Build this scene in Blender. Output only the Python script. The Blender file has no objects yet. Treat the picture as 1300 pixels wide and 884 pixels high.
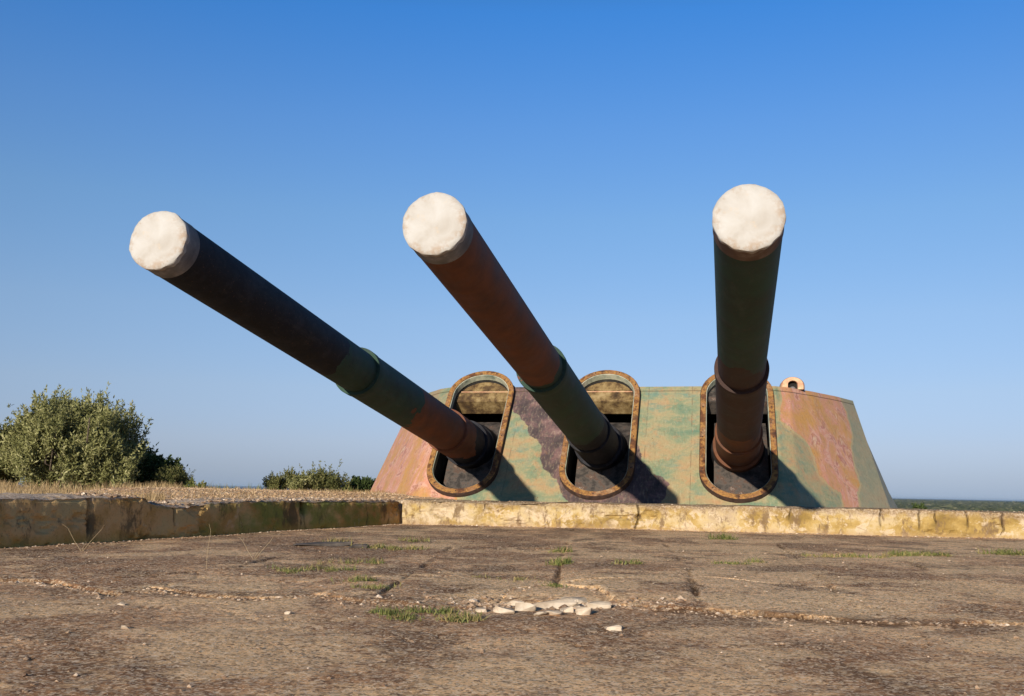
import bpy, bmesh, math, random
import numpy as np
from mathutils import Vector, Matrix
from mathutils.geometry import delaunay_2d_cdt
rng = np.random.default_rng(7); random.seed(7)
S = bpy.context.scene
COL = S.collection
PI = math.pi
CAMH = .52
F, PITCH, ROLL = 1251.7, .1432, .0187

# ------------------------------------------------------------------ helpers
def camvec():
    fwd = np.array([0, math.cos(PITCH), math.sin(PITCH)]); up = np.array([0, -math.sin(PITCH), math.cos(PITCH)])
    r = np.array([1, 0, 0.]); R = math.cos(ROLL)*r+math.sin(ROLL)*up; U = -math.sin(ROLL)*r+math.cos(ROLL)*up
    return R, U, fwd
def ray(x, y):
    R, U, Fw = camvec(); return (x-650)/F*R-(y-442)/F*U+Fw
def gp(x, y, z=0.):                       # where the photo shows this spot of a level surface
    d = ray(x, y); t = (z-CAMH)/d[2]; return np.array([t*d[0], t*d[1], z])
def at(x, y, Y):                          # a point at depth Y
    d = ray(x, y); t = Y/d[1]; return np.array([t*d[0], Y, CAMH+t*d[2]])

_T = rng.random((64, 64, 64)).astype(np.float32)
def vnoise(p):                            # 3D value noise, p (n,3)
    p = np.asarray(p, float); i = np.floor(p).astype(int); f = p-i; f = f*f*(3-2*f); out = 0
    for dx in (0, 1):
        for dy in (0, 1):
            for dz in (0, 1):
                w = (f[..., 0] if dx else 1-f[..., 0])*(f[..., 1] if dy else 1-f[..., 1])*(f[..., 2] if dz else 1-f[..., 2])
                out = out+w*_T[(i[..., 0]+dx) % 64, (i[..., 1]+dy) % 64, (i[..., 2]+dz) % 64]
    return out*2-1
def fbm(p, o=4, g=.5):
    a, s, t = 1., 0, 0; p = np.asarray(p, float)
    for k in range(o):
        s = s+a*vnoise(p*2**k+17.3*k); t += a; a *= g
    return s/t
def P3(x, y, z=0.):
    x, y = np.broadcast_arrays(np.asarray(x, float), np.asarray(y, float)); return np.stack([x, y, np.full_like(x, z)], -1)

def mesh_np(name, V, Fc, mat, parent=None, smooth=False, attrs=None, link=True):
    me = bpy.data.meshes.new(name); V = np.asarray(V, np.float32)
    if isinstance(Fc, np.ndarray):
        n, k = Fc.shape
        me.vertices.add(len(V)); me.vertices.foreach_set('co', V.ravel())
        me.loops.add(n*k); me.loops.foreach_set('vertex_index', Fc.ravel().astype(np.int32))
        me.polygons.add(n); me.polygons.foreach_set('loop_start', np.arange(0, n*k, k, dtype=np.int32))
        me.polygons.foreach_set('loop_total', np.full(n, k, np.int32)); me.update(calc_edges=True)
    else:
        me.from_pydata([tuple(map(float, v)) for v in V], [], [tuple(int(i) for i in f) for f in Fc]); me.update()
    for an, av in (attrs or {}).items():
        a = me.attributes.new(an, 'FLOAT', 'POINT'); a.data.foreach_set('value', np.asarray(av, np.float32).ravel())
    me.polygons.foreach_set('use_smooth', np.full(len(me.polygons), smooth))
    me.materials.append(mat)
    o = bpy.data.objects.new(name, me)
    if link: COL.objects.link(o)
    if parent is not None: o.parent = parent
    return o
def obj(name, bm, mat, parent=None, smooth=False, angle=None):
    me = bpy.data.meshes.new(name); bmesh.ops.recalc_face_normals(bm, faces=bm.faces); bm.to_mesh(me); bm.free()
    me.materials.append(mat)
    if smooth: me.polygons.foreach_set('use_smooth', np.full(len(me.polygons), True))
    if smooth and angle: me.set_sharp_from_angle(angle=math.radians(angle))
    o = bpy.data.objects.new(name, me); COL.objects.link(o)
    if parent is not None: o.parent = parent
    return o
def tag(o, label, cat, group=None):
    o['label'] = label; o['category'] = cat
    if group: o['group'] = group
    return o
def struct(o, kind='structure'): o['kind'] = kind; return o
def thing(name, label, cat, loc=(0, 0, 0), rz=0, group=None):
    o = bpy.data.objects.new(name, None); COL.objects.link(o); o.location = loc; o.rotation_euler = (0, 0, rz)
    o.empty_display_size = .2; return tag(o, label, cat, group)

# ------------------------------------------------------------------ material helpers
class N:
    def __init__(s, name):
        s.m = bpy.data.materials.new(name); s.m.use_nodes = True; s.t = s.m.node_tree; s.n = s.t.nodes; s.l = s.t.links
        s.b = s.n['Principled BSDF']; s.tc = s.n.new('ShaderNodeTexCoord'); s.b.inputs['Specular IOR Level'].default_value = .25
    def set(s, sock, v):
        if isinstance(v, bpy.types.NodeSocket): s.l.new(v, sock)
        elif isinstance(v, tuple) and len(v) == 3 and sock.type == 'RGBA': sock.default_value = (*v, 1)
        else: sock.default_value = v
    def obj(s): return s.tc.outputs['Object']
    def map(s, v=None, sc=(1, 1, 1), loc=(0, 0, 0), rot=(0, 0, 0)):
        k = s.n.new('ShaderNodeMapping'); s.set(k.inputs[0], v or s.obj()); k.inputs['Scale'].default_value = sc
        k.inputs['Location'].default_value = loc; k.inputs['Rotation'].default_value = rot; return k.outputs[0]
    def noise(s, sc, v=None, det=5, ro=.55, dist=0.):
        k = s.n.new('ShaderNodeTexNoise'); s.set(k.inputs['Vector'], v or s.obj()); k.inputs['Scale'].default_value = sc
        k.inputs['Detail'].default_value = det; k.inputs['Roughness'].default_value = ro; k.inputs['Distortion'].default_value = dist
        return k.outputs['Fac']
    def vor(s, sc, v=None, feat='F1', out='Distance'):
        k = s.n.new('ShaderNodeTexVoronoi'); k.feature = feat; s.set(k.inputs['Vector'], v or s.obj()); k.inputs['Scale'].default_value = sc
        return k.outputs[out]
    def attr(s, a):
        k = s.n.new('ShaderNodeAttribute'); k.attribute_name = a; return k.outputs['Fac']
    def math(s, op, a, b=0., c=None, clamp=False):
        k = s.n.new('ShaderNodeMath'); k.operation = op; k.use_clamp = clamp; s.set(k.inputs[0], a); s.set(k.inputs[1], b)
        if c is not None: s.set(k.inputs[2], c)
        return k.outputs[0]
    def step(s, v, a, b):                 # 0 at a, 1 at b
        k = s.n.new('ShaderNodeMapRange'); s.set(k.inputs[0], v); k.inputs[1].default_value = a; k.inputs[2].default_value = b; return k.outputs[0]
    def ramp(s, f, st, mode='LINEAR'):
        k = s.n.new('ShaderNodeValToRGB'); s.set(k.inputs[0], f); e = k.color_ramp.elements; k.color_ramp.interpolation = mode
        while len(e) < len(st): e.new(.5)
        for q, (p, c) in zip(e, st): q.position = p; q.color = (*c, 1)
        return k.outputs[0]
    def mix(s, f, a, b, mode='MIX'):
        k = s.n.new('ShaderNodeMix'); k.data_type = 'RGBA'; k.blend_type = mode; s.set(k.inputs[0], f); s.set(k.inputs[6], a); s.set(k.inputs[7], b)
        return k.outputs[2]
    def sep(s, v=None):
        k = s.n.new('ShaderNodeSeparateXYZ'); s.set(k.inputs[0], v or s.obj()); return k.outputs
    def bump(s, h, st=.5, d=.01, nrm=None):
        k = s.n.new('ShaderNodeBump'); s.set(k.inputs['Height'], h); k.inputs['Strength'].default_value = st; k.inputs['Distance'].default_value = d
        if nrm: s.l.new(nrm, k.inputs['Normal'])
        return k.outputs[0]
    def out(s, col, rough=.8, nrm=None, metal=0., spec=None):
        s.set(s.b.inputs['Base Color'], col); s.set(s.b.inputs['Roughness'], rough); s.b.inputs['Metallic'].default_value = metal
        if nrm: s.l.new(nrm, s.b.inputs['Normal'])
        if spec is not None: s.b.inputs['Specular IOR Level'].default_value = spec
        return s.m

# ---- turret paint: attributes pink, dark are signed distances to painted camouflage patches (metres, + inside)
def mat_turret():
    n = N('faded_camouflage_paint')
    big = n.noise(1.3, det=6, ro=.6, dist=.4); mid = n.noise(4.5, det=6, ro=.65); fine = n.noise(28, det=4, ro=.7)
    hor = n.noise(1.9, n.map(sc=(.7, .8, 1.5)), det=8, ro=.62, dist=.25)
    ver = n.noise(9, n.map(sc=(3.5, 1.5, .22)), det=4, ro=.7)
    base = n.ramp(hor, [(.34, (.11, .185, .125)), (.44, (.19, .225, .135)), (.50, (.27, .255, .145)), (.57, (.32, .25, .135)), (.68, (.36, .22, .115))])
    base = n.mix(n.math('MULTIPLY', n.step(mid, .55, .72), .8), base, (.40, .215, .105))
    base = n.mix(n.step(n.noise(3.1, n.map(sc=(.8, 1, 1.7), loc=(5, 3, 1)), det=7, ro=.7), .52, .70), base, (.13, .215, .165))
    base = n.mix(n.math('MULTIPLY', n.step(n.math('ADD', n.sep()[0], n.math('MULTIPLY', mid, .8)), 4.1, 4.7), .7), base, (.275, .245, .155))
    pink = n.ramp(n.noise(2.4, n.map(sc=(1.3, 1, .8), rot=(0, .5, 0)), det=7, ro=.62, dist=.8), [(.36, (.43, .23, .09)), (.44, (.49, .25, .13)), (.50, (.50, .235, .165)), (.545, (.56, .33, .245)), (.59, (.34, .125, .09)), (.66, (.56, .38, .27))])
    pink = n.mix(n.step(n.noise(1.6, n.map(loc=(3, 9, 2)), det=3), .50, .66), pink, (.47, .25, .075))
    drk = n.ramp(n.noise(3.4, det=7, ro=.7, dist=.5), [(.30, (.035, .030, .032)), (.5, (.085, .060, .060)), (.62, (.17, .10, .095)), (.74, (.30, .22, .19))])
    wob = n.math('MULTIPLY', n.math('SUBTRACT', n.noise(7, det=6, ro=.6), .5), .16)
    dp = n.math('ADD', n.attr('pink'), wob); dd = n.math('ADD', n.attr('dark'), wob)
    c = n.mix(n.math('MULTIPLY', n.step(n.math('ABSOLUTE', n.math('ADD', dp, .02)), .07, .0), .55), base, (.50, .36, .17))
    c = n.mix(n.step(dp, -.004, .012), c, pink)
    c = n.mix(n.step(dd, -.004, .012), c, drk)
    # paint worn by weather: pale vertical streaks, rust runs, chips
    c = n.mix(n.math('MULTIPLY', n.step(ver, .52, .70), .38), c, (.42, .36, .24))
    c = n.mix(n.math('MULTIPLY', n.step(n.noise(14, n.map(sc=(2.6, 1, .14), loc=(2, 0, 0)), det=3), .58, .72), .45), c, (.20, .115, .055))
    c = n.mix(n.math('MULTIPLY', n.step(fine, .60, .72), .35), c, (.10, .075, .05))
    c = n.mix(n.step(n.vor(5.5, n.map(sc=(1, 1, .8)), out='Distance'), .05, .035), c, (.16, .07, .035))
    seam = n.attr('seam')
    sx_ = n.sep()[0]
    for xv in (-1.47, .735, 1.47):
        ln_ = n.step(n.math('ABSOLUTE', n.math('SUBTRACT', sx_, xv)), .010, .004); c = n.mix(n.math('MULTIPLY', n.math('MULTIPLY', ln_, n.step(mid, .42, .5)), .5), c, (.11, .08, .05))
    c = n.mix(n.math('MULTIPLY', seam, .75), c, (.06, .045, .03))
    c = n.mix(.12, c, n.ramp(fine, [(.3, (0, 0, 0)), (.7, (1, 1, 1))]), 'OVERLAY')
    h = n.math('ADD', n.math('MULTIPLY', mid, .6), n.math('MULTIPLY', fine, .25))
    return n.out(c, .62, n.bump(h, .35, .02), spec=.3)
def mat_barrel(name, stops, seed):
    n = N(name); z = n.sep()[2]
    w = n.math('MULTIPLY', n.math('SUBTRACT', n.noise(1.9, n.map(loc=(seed, seed*2, 0)), det=4, ro=.5), .5), 1.9)
    zz = n.math('MULTIPLY', n.math('ADD', z, w), .1)
    c = n.ramp(zz, stops, 'CONSTANT')
    d = n.noise(3.5, n.map(loc=(0, seed, 0)), det=7, ro=.65)
    c = n.mix(n.math('MULTIPLY', n.step(n.noise(2.6, n.map(loc=(seed, 3, 3)), det=8, ro=.7), .50, .62), .35), c, n.mix(.5, c, (.07, .07, .08)))
    c = n.mix(.6, c, n.ramp(d, [(.28, (.10, .10, .12)), (.5, (.5, .5, .5)), (.74, (.90, .88, .84))]), 'OVERLAY')
    sp = n.noise(60, det=2)
    c = n.mix(n.math('MULTIPLY', n.step(sp, .64, .72), .35), c, (.18, .09, .05))
    st = n.noise(6, n.map(sc=(1.2, 1.2, .35), loc=(seed, 0, 4)), det=6, ro=.7)
    c = n.mix(n.math('MULTIPLY', n.step(st, .56, .7), .10), c, (.20, .18, .16))
    return n.out(c, n.step(d, -1.2, 1.1), n.bump(n.math('ADD', d, n.math('MULTIPLY', sp, .2)), .3, .01), spec=.22)
def mat_simple(name, stops, sc=6, rough=.8, bump=.3, bd=.01, det=6, ro=.6, metal=0., spec=None, dist=0., sc2=(1, 1, 1)):
    n = N(name); f = n.noise(sc, n.map(sc=sc2), det=det, ro=ro, dist=dist)
    return n.out(n.ramp(f, stops), rough, n.bump(f, bump, bd) if bump else None, metal, spec)
M = {}
M['turret'] = mat_turret()
DKG, BRN, BLK, MAR = (.024, .056, .040), (.140, .050, .024), (.010, .011, .016), (.046, .024, .020)
M['gunL'] = mat_barrel('gun_paint_black_green_brown', [(0, BLK), (.35, DKG), (.60, BRN), (.87, BLK)], 1.3)
M['gunM'] = mat_barrel('gun_paint_brown_green_black', [(0, BRN), (.40, DKG), (.76, BLK)], 4.1)
M['gunR'] = mat_barrel('gun_paint_green_maroon_brown', [(0, DKG), (.345, MAR), (.73, (.115, .045, .020))], 8.2)
def mat_cap():
    n = N('white_sheet_cover'); a = n.noise(5, det=5, ro=.55, dist=.5); f = n.noise(22, det=5)
    c = n.ramp(a, [(.3, (.35, .325, .29)), (.5, (.42, .405, .38)), (.7, (.46, .455, .44))])
    c = n.mix(n.math('MULTIPLY', n.step(n.noise(9, n.map(loc=(4, 1, 2)), det=6, ro=.7), .60, .72), .45), c, (.50, .40, .28))
    r = n.attr('rim')
    c = n.mix(n.math('MULTIPLY', n.math('MULTIPLY', r, n.step(n.noise(7, n.map(loc=(1, 7, 3)), det=6, ro=.7), .50, .62)), .6), c, (.30, .20, .12))
    return n.out(c, .7, n.bump(n.math('ADD', a, n.math('MULTIPLY', f, .10)), .5, .012), spec=.15)
M['cap'] = mat_cap()
M['band'] = mat_simple('grey_band', [(.3, (.10, .095, .095)), (.55, (.19, .18, .175)), (.75, (.36, .33, .31))], 6, .75)  # mid grey, darker than the muzzle cover
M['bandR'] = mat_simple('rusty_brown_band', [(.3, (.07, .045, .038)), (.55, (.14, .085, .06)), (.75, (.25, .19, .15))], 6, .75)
def mat_frame():
    n = N('rusted_yellow_frame'); a = n.noise(3.2, det=8, ro=.72); b_ = n.noise(26, det=5, ro=.7)
    c = n.ramp(a, [(.34, (.055, .026, .016)), (.44, (.15, .065, .028)), (.51, (.36, .195, .058)), (.57, (.24, .115, .05)), (.68, (.38, .27, .155))])
    c = n.mix(n.math('MULTIPLY', n.step(b_, .48, .62), .55), c, (.12, .05, .025))
    c = n.mix(n.math('MULTIPLY', n.step(n.noise(9, n.map(loc=(9, 3, 4)), det=7, ro=.75), .53, .63), .8), c, (.055, .035, .028))
    return n.out(c, .8, n.bump(n.math('ADD', a, n.math('MULTIPLY', b_, .5)), .6, .02), spec=.2)
M['frame'] = mat_frame()
M['frame_side'] = mat_simple('dark_rust', [(.3, (.02, .014, .012)), (.6, (.07, .04, .03)), (.8, (.14, .08, .05))], 12, .85)
M['liner'] = mat_simple('chalky_green_liner', [(.3, (.13, .16, .13)), (.5, (.34, .36, .28)), (.7, (.50, .46, .36))], 6, .8)
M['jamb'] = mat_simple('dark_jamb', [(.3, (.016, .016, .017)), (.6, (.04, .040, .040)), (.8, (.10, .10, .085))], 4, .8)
M['upper'] = mat_simple('yellow_stained_plate', [(.34, (.035, .022, .013)), (.45, (.10, .062, .028)), (.53, (.21, .145, .062)), (.64, (.31, .23, .115))], 4, .8, .5, .02, det=9, ro=.74, sc2=(1, 1, .8))
M['mantlet'] = mat_simple('stained_grey_mantlet', [(.32, (.012, .011, .011)), (.45, (.038, .033, .030)), (.53, (.085, .073, .064)), (.59, (.075, .042, .030)), (.68, (.26, .225, .19))], 4.5, .75, .5, .02, det=9, ro=.74)
M['boot'] = mat_simple('shadow_black_boot', [(.3, (.008, .008, .009)), (.7, (.03, .028, .028))], 8, .6)
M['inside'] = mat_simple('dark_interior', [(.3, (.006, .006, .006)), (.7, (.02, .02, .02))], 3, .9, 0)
M['roof'] = mat_simple('grey_green_roof', [(.3, (.10, .13, .09)), (.7, (.24, .22, .15))], 2, .8)
M['hood'] = mat_simple('pink_tan_hood', [(.3, (.42, .20, .12)), (.5, (.56, .32, .20)), (.7, (.60, .46, .27))], 14, .7, .4)

# ------------------------------------------------------------------ TURRET
AL, EL, L = .711, .1186, 9.574
SA, CA = math.sin(AL), math.cos(AL)
BZ = .34
HP = .8876+CAMH-BZ
yaw = .2166
turret = thing('gun_turret', 'faded green and pink camouflaged armoured turret with three long guns behind the yellow parapet', 'gun turret', (1.4919, 16.2952, BZ), -yaw)
def pl(U, V, nn=0.): return np.array([U, V*SA-nn*CA, HP+V*CA+nn*SA])      # plate coordinates to turret space
TOP = np.array([(2.82, .796), (3.08, 1.06), (3.5, 1.72), (3.98, 2.62), (4.39, 3.51)])
BOT = np.array([(2.82, -1.0), (3.08, -.78), (3.62, .0), (4.22, .98), (4.78, 1.9)])
V0, V1 = -1.53, 1.22
seg = (np.linalg.norm(np.diff(TOP, axis=0), axis=1)+np.linalg.norm(np.diff(BOT, axis=0), axis=1))/2
CS = np.concatenate([[0], np.cumsum(seg)]); SMAX = 2.82+CS[-1]
def loft(s, w):
    s = np.asarray(s, float); w = np.asarray(w, float)
    f = (w-V0)/(V1-V0); a = np.clip(np.abs(s)-2.82, 0, CS[-1]); sg = np.sign(s)
    tx = np.interp(a, CS, TOP[:, 0]); ty = np.interp(a, CS, TOP[:, 1]); bx = np.interp(a, CS, BOT[:, 0]); by = np.interp(a, CS, BOT[:, 1])
    X = sg*(bx*(1-f)+tx*f); Y = by*(1-f)+ty*f
    fr = np.abs(s) <= 2.82
    X = np.where(fr, s, X); Y = np.where(fr, w*SA, Y)
    return np.stack([X, Y, HP+w*CA], -1)
def sdf(P, poly):
    poly = np.array(poly, float); d = np.full(len(P), 1e9); ins = np.zeros(len(P), bool); n = len(poly)
    for i in range(n):
        a, b = poly[i], poly[(i+1) % n]; e = b-a; w = P-a
        t = np.clip((w@e)/(e@e+1e-12), 0, 1); d = np.minimum(d, np.hypot(*(w-t[:, None]*e).T))
        c = ((a[1] > P[:, 1]) != (b[1] > P[:, 1])); xx = (b[0]-a[0])*(P[:, 1]-a[1])/(b[1]-a[1]+1e-12)+a[0]
        ins ^= c & (P[:, 0] < xx)
    return np.where(ins, d, -d)
DARK = [(-1.9, 1.6), (-1.66, .9), (-1.59, .61), (-1.45, .49), (-1.31, .32), (-1.21, .03), (-1.01, -.11), (-.96, -.27), (-.94, -.54), (-.87, -.73), (-.71, -.87), (-.61, -.92), (-.52, -1.25), (-.41, -1.36), (-.34, -1.6), (1.02, -1.6), (1.12, -1.11), (1.14, -.94), (1.01, -.84), (.87, -.77), (.7, -.53), (.68, -.37), (.62, -.15), (.45, .0), (-.1, .4), (-.41, 1.6)]
PINKR = [(2.95, 1.3), (2.97, .87), (2.9, .65), (2.9, .42), (3.14, .23), (3.51, .04), (3.69, -.2), (3.76, -.39), (3.83, -.72), (4.08, -.94), (4.42, -1.1), (4.52, -1.6), (4.95, -1.6), (5.03, -1.08), (5.24, -.92), (5.17, -.49), (5.25, -.06), (5.48, .3), (5.52, .84), (5.3, 1.3)]
PINKL = [(-7, -1.8), (-2.1, -1.8), (-2.3, -.5), (-2.6, .3), (-3.0, .75), (-3.6, .95), (-4.6, .95), (-5.6, .9), (-6.2, .3), (-7, .2)]
R_IN, VB, VT, SP = .50, -1.34, 1.50, 2.2
def make_shell():
    pts = []; edges = []
    def chain(c, close=False):
        i0 = len(pts); pts.extend(c); n = len(c)
        edges.extend((i0+i, i0+i+1) for i in range(n-1))
        if close: edges.append((i0+n-1, i0))
    vc = VB+.593
    # outline, counter-clockwise, with three open-topped slots
    o = [(s, V0) for s in np.linspace(-SMAX, SMAX, 90)]
    o += [(SMAX, w) for w in np.linspace(V0, V1, 24)[1:]]
    xs = SMAX
    for k in (1, 0, -1):
        o += [(s, V1) for s in np.linspace(xs, k*SP+R_IN, 30)[1:]]
        o += [(k*SP+R_IN, w) for w in np.linspace(V1, vc, 26)[1:]]
        o += [(k*SP+R_IN*math.cos(a), vc-R_IN*math.sin(a)) for a in np.linspace(0, PI, 25)[1:]]
        o += [(k*SP-R_IN, w) for w in np.linspace(vc, V1, 26)[1:]]
        xs = k*SP-R_IN
    o += [(s, V1) for s in np.linspace(xs, -SMAX, 30)[1:]]
    o += [(-SMAX, w) for w in np.linspace(V1, V0, 24)[1:-1]]
    chain(o, True)
    g = .045; ins = []
    S_, W_ = np.meshgrid(np.arange(-SMAX+.03, SMAX-.02, g), np.arange(V0+.03, V1-.02, g)); Q = np.stack([S_.ravel(), W_.ravel()], 1)
    rows = [1.100, 1.107, 1.121, 1.128]
    Q = Q[(np.abs(Q[:, 1]-1.114) > .03)]
    Q = np.concatenate([Q]+[np.stack([np.arange(-SMAX+.03, SMAX-.02, .05), np.full(len(np.arange(-SMAX+.03, SMAX-.02, .05)), r)], 1) for r in rows])
    d = sdf(Q, o); Q = Q[d > .012]
    pts.extend(map(tuple, Q))
    v, e, f, *_ = delaunay_2d_cdt([Vector(p) for p in pts], edges, [], 1, 1e-6)
    v = np.array([(q.x, q.y) for q in v]); f = np.array([t for t in f])
    cen = v[f].mean(1); keep = sdf(cen, o) > 0; f = f[keep]
    a = v[f]; ar = (a[:, 1, 0]-a[:, 0, 0])*(a[:, 2, 1]-a[:, 0, 1])-(a[:, 1, 1]-a[:, 0, 1])*(a[:, 2, 0]-a[:, 0, 0])
    f = np.where(ar[:, None] < 0, f[:, ::-1], f)
    X = loft(v[:, 0], v[:, 1])
    seam = (np.abs(v[:, 1]-1.114) < .0085).astype(float)
    # gentle dents in the armour, seam pressed in
    nrm = np.array([0, -CA, SA])
    X = X+nrm*(.006*fbm(P3(v[:, 0]*1.2, v[:, 1]*1.2), 3)[:, None])-nrm*(seam*.012)[:, None]
    pink = np.maximum(sdf(v, PINKR), sdf(v, PINKL)); dark = sdf(v, DARK)
    return mesh_np('armour_shell', X, f, M['turret'], turret, True, dict(pink=pink, dark=dark, seam=seam))
shell = make_shell(); shell.data.set_sharp_from_angle(angle=math.radians(30))
# side and rear armour
so_t = [(4.39, 3.51), (4.43, 4.2), (4.47, 5.8), (4.5, 8.2), (3.4, 10.6), (1.5, 11.4)]; so_b = [(4.78, 1.9), (5.06, 3.1), (5.45, 5.4), (5.45, 8.4), (4.0, 11.4), (1.8, 12.3)]
so_t += [(-x, y) for x, y in so_t[::-1]]; so_b += [(-x, y) for x, y in so_b[::-1]]
V = []; n_ = len(so_t)
for (a, b) in zip(so_t, so_b):
    for i in range(9):
        f = i/8; V.append((b[0]*(1-f)+a[0]*f, b[1]*(1-f)+a[1]*f, HP+(V0*(1-f)+V1*f)*CA))
Fc = [(i*9+j, (i+1)*9+j, (i+1)*9+j+1, i*9+j+1) for i in range(n_-1) for j in range(8)]
mesh_np('side_armour', V, Fc, M['turret'], turret, False, dict(pink=np.full(len(V), -1.), dark=np.full(len(V), -1.), seam=np.zeros(len(V))))
# roof, notched behind the gun ports
bm = bmesh.new(); zt = HP+V1*CA-.004
YN = 1.3; xn = float(np.interp(YN, TOP[:, 1], TOP[:, 0])); R_ = R_IN
rear = [(xn, YN)]+[tuple(q) for q in TOP if q[1] > YN]+so_t[1:-1]+[(-q[0], q[1]) for q in TOP[::-1] if q[1] > YN]+[(-xn, YN)]
polys = [rear]+[[(a, .796), (b, .796), (b, YN), (a, YN)] for a, b in ((-SP+R_, -R_), (R_, SP-R_))]
side = [(SP+R_, .796), (2.82, .796), (3.08, 1.06), (xn, YN), (SP+R_, YN)]; polys += [side, [(-x, y) for x, y in side[::-1]]]
for q in polys: bm.faces.new([bm.verts.new((x, y, zt)) for x, y in q])
obj('roof_plate', bm, M['roof'], turret)
# stadium loops in plate space
def stad(r, vb, vt, k, nn, seg=20, st=8):
    c = []
    lo, hi = vb+r, vt-r
    for a in np.linspace(PI, 2*PI, seg): c.append((r*math.cos(a), lo+r*math.sin(a)))
    for w in np.linspace(lo, hi, st)[1:-1]: c.append((r, w))
    for a in np.linspace(0, PI, seg): c.append((r*math.cos(a), hi+r*math.sin(a)))
    for w in np.linspace(hi, lo, st)[1:-1]: c.append((-r, w))
    return np.array([pl(k*SP+x, w, nn) for x, w in c])
def ring_mesh(name, loops, mat, parent, smooth=False, jit=0.):
    n = len(loops[0]); V = np.concatenate(loops)
    if jit: V = V+np.stack([fbm(V*6+q*9, 3) for q in range(3)], 1)*jit
    m = len(loops); F_ = [(a*n+i, a*n+(i+1) % n, (a+1)*n+(i+1) % n, (a+1)*n+i) for a in range(m-1) for i in range(n)]
    return mesh_np(name, V, F_, mat, parent, smooth)
VTF = 1.55
for k in (-1, 0, 1):
    RO = .593
    # flange: inner wall, face, rounded outer edge
    ringf = ring_mesh('port_frame', [stad(RO-.092, VB+.092, VTF-.092, k, -.05), stad(RO-.092, VB+.092, VTF-.092, k, .095), stad(RO-.085, VB+.085, VTF-.085, k, .103), stad(RO-.012, VB+.012, VTF-.012, k, .103),
               stad(RO, VB, VTF, k, .093)], M['frame'], turret, False, .006)
    ring_mesh('rim', [stad(RO-.0005, VB, VTF, k, .094), stad(RO+.006, VB-.006, VTF+.006, k, .07), stad(RO+.004, VB-.004, VTF+.004, k, .0), stad(RO+.002, VB, VTF, k, -.07)], M['frame_side'], ringf, True, .004)
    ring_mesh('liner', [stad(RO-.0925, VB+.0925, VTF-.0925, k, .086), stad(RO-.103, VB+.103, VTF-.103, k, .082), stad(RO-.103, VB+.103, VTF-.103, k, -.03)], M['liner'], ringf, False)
    # bolts round the flange
    bl = stad(RO-.045, VB+.045, VTF-.045, k, .102, 9, 6); rot = Matrix.Rotation(PI/2-AL, 3, 'X')
    for q in bl[::2]:
        bm = bmesh.new(); r_ = bmesh.ops.create_cone(bm, cap_ends=True, segments=8, radius1=.017, radius2=.011, depth=.018)
        for v in bm.verts: v.co = rot@v.co
        obj('bolt', bm, M['frame_side'], ringf).location = Vector(q)
    # thick armour jamb behind the opening
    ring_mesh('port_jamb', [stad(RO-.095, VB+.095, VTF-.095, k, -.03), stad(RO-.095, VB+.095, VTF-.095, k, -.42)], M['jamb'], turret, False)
    # arched hood that carries the opening above the roof
    a_ = stad(RO-.02, VB, VTF-.02, k, -.02, 20, 8); hi = [q for q in a_ if q[2] > zt-.05]
    V = []; nh = len(hi)
    for q in hi: V += [q, q+np.array([0, .55, -.0])]
    Fc = [(2*i, 2*i+2, 2*i+3, 2*i+1) for i in range(nh-1)]; Fc.append([2*i+1 for i in range(nh)])
    mesh_np('port_hood', V, Fc, M['frame_side'], turret)
    # fixed upper plate with the roof line across it
    up = [(x, w) for x, w in [(-.500, .955), (.500, .955), (.500, 1.0)]]
    hi0 = VTF-RO
    V = [pl(k*SP-.500, .955, -.10), pl(k*SP+.500, .955, -.10), pl(k*SP+.500, 1.2, -.10), pl(k*SP-.500, 1.2, -.10)]
    V += [pl(k*SP-.500, .955, -.40), pl(k*SP+.500, .955, -.40)]
    arc = [(.500*math.cos(a), hi0+.500*math.sin(a)) for a in np.linspace(0, PI, 18)]
    arc = [q for q in arc if q[1] > 1.215]
    b0 = len(V); V += [pl(k*SP+x, w, -.10) for x, w in [(.500, 1.2)]+arc+[(-.500, 1.2)]]; nb = len(V)-b0
    upo = mesh_np('upper_plate', V, [(0, 1, 2, 3), (4, 5, 1, 0), list(range(b0, b0+nb))], M['upper'] if k < 1 else M['mantlet'], turret)  # right port: darker material stands in for the frame's shadow
    ridge = [pl(k*SP+x, w, q) for x in (-.500, .500) for w, q in ((1.190, -.13), (1.190, -.093), (1.206, -.093), (1.206, -.14))]
    mesh_np('ridge', ridge, [(0, 4, 5, 1), (1, 5, 6, 2), (2, 6, 7, 3), (0, 1, 2, 3), (4, 7, 6, 5)], M['hood'] if k < 1 else M['jamb'], upo)  # right ridge darkened to match that painted shadow
    # curved mantlet that rides with the gun
    Rm, rec, hw = 2.4, .20, .42; V = []; Fc = []
    cv = -.25; ph = np.linspace(-.50, .435, 22); xs = np.linspace(-hw, hw, 9)
    for p_ in ph:
        for x in xs: V.append(pl(k*SP+.045+x, cv+Rm*math.sin(p_), -rec-Rm*(1-math.cos(p_))))
    nx = len(xs)
    Fc = [(i*nx+j, i*nx+j+1, (i+1)*nx+j+1, (i+1)*nx+j) for i in range(len(ph)-1) for j in range(nx-1)]
    # depth to the mantlet
    base = len(V)
    rim = [i*nx for i in range(len(ph))][::-1]+list(range(0, nx))[1:]+[i*nx+nx-1 for i in range(1, len(ph))]+[(len(ph)-1)*nx+j for j in range(nx-2, 0, -1)]
    for i in rim: V.append(np.array(V[i])+np.array([0, CA*.35, -SA*.35]))
    nr = len(rim); Fc += [(rim[i], rim[(i+1) % nr], base+(i+1) % nr, base+i) for i in range(nr)]
    mesh_np('mantlet', V, Fc, M['mantlet'], turret)
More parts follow.
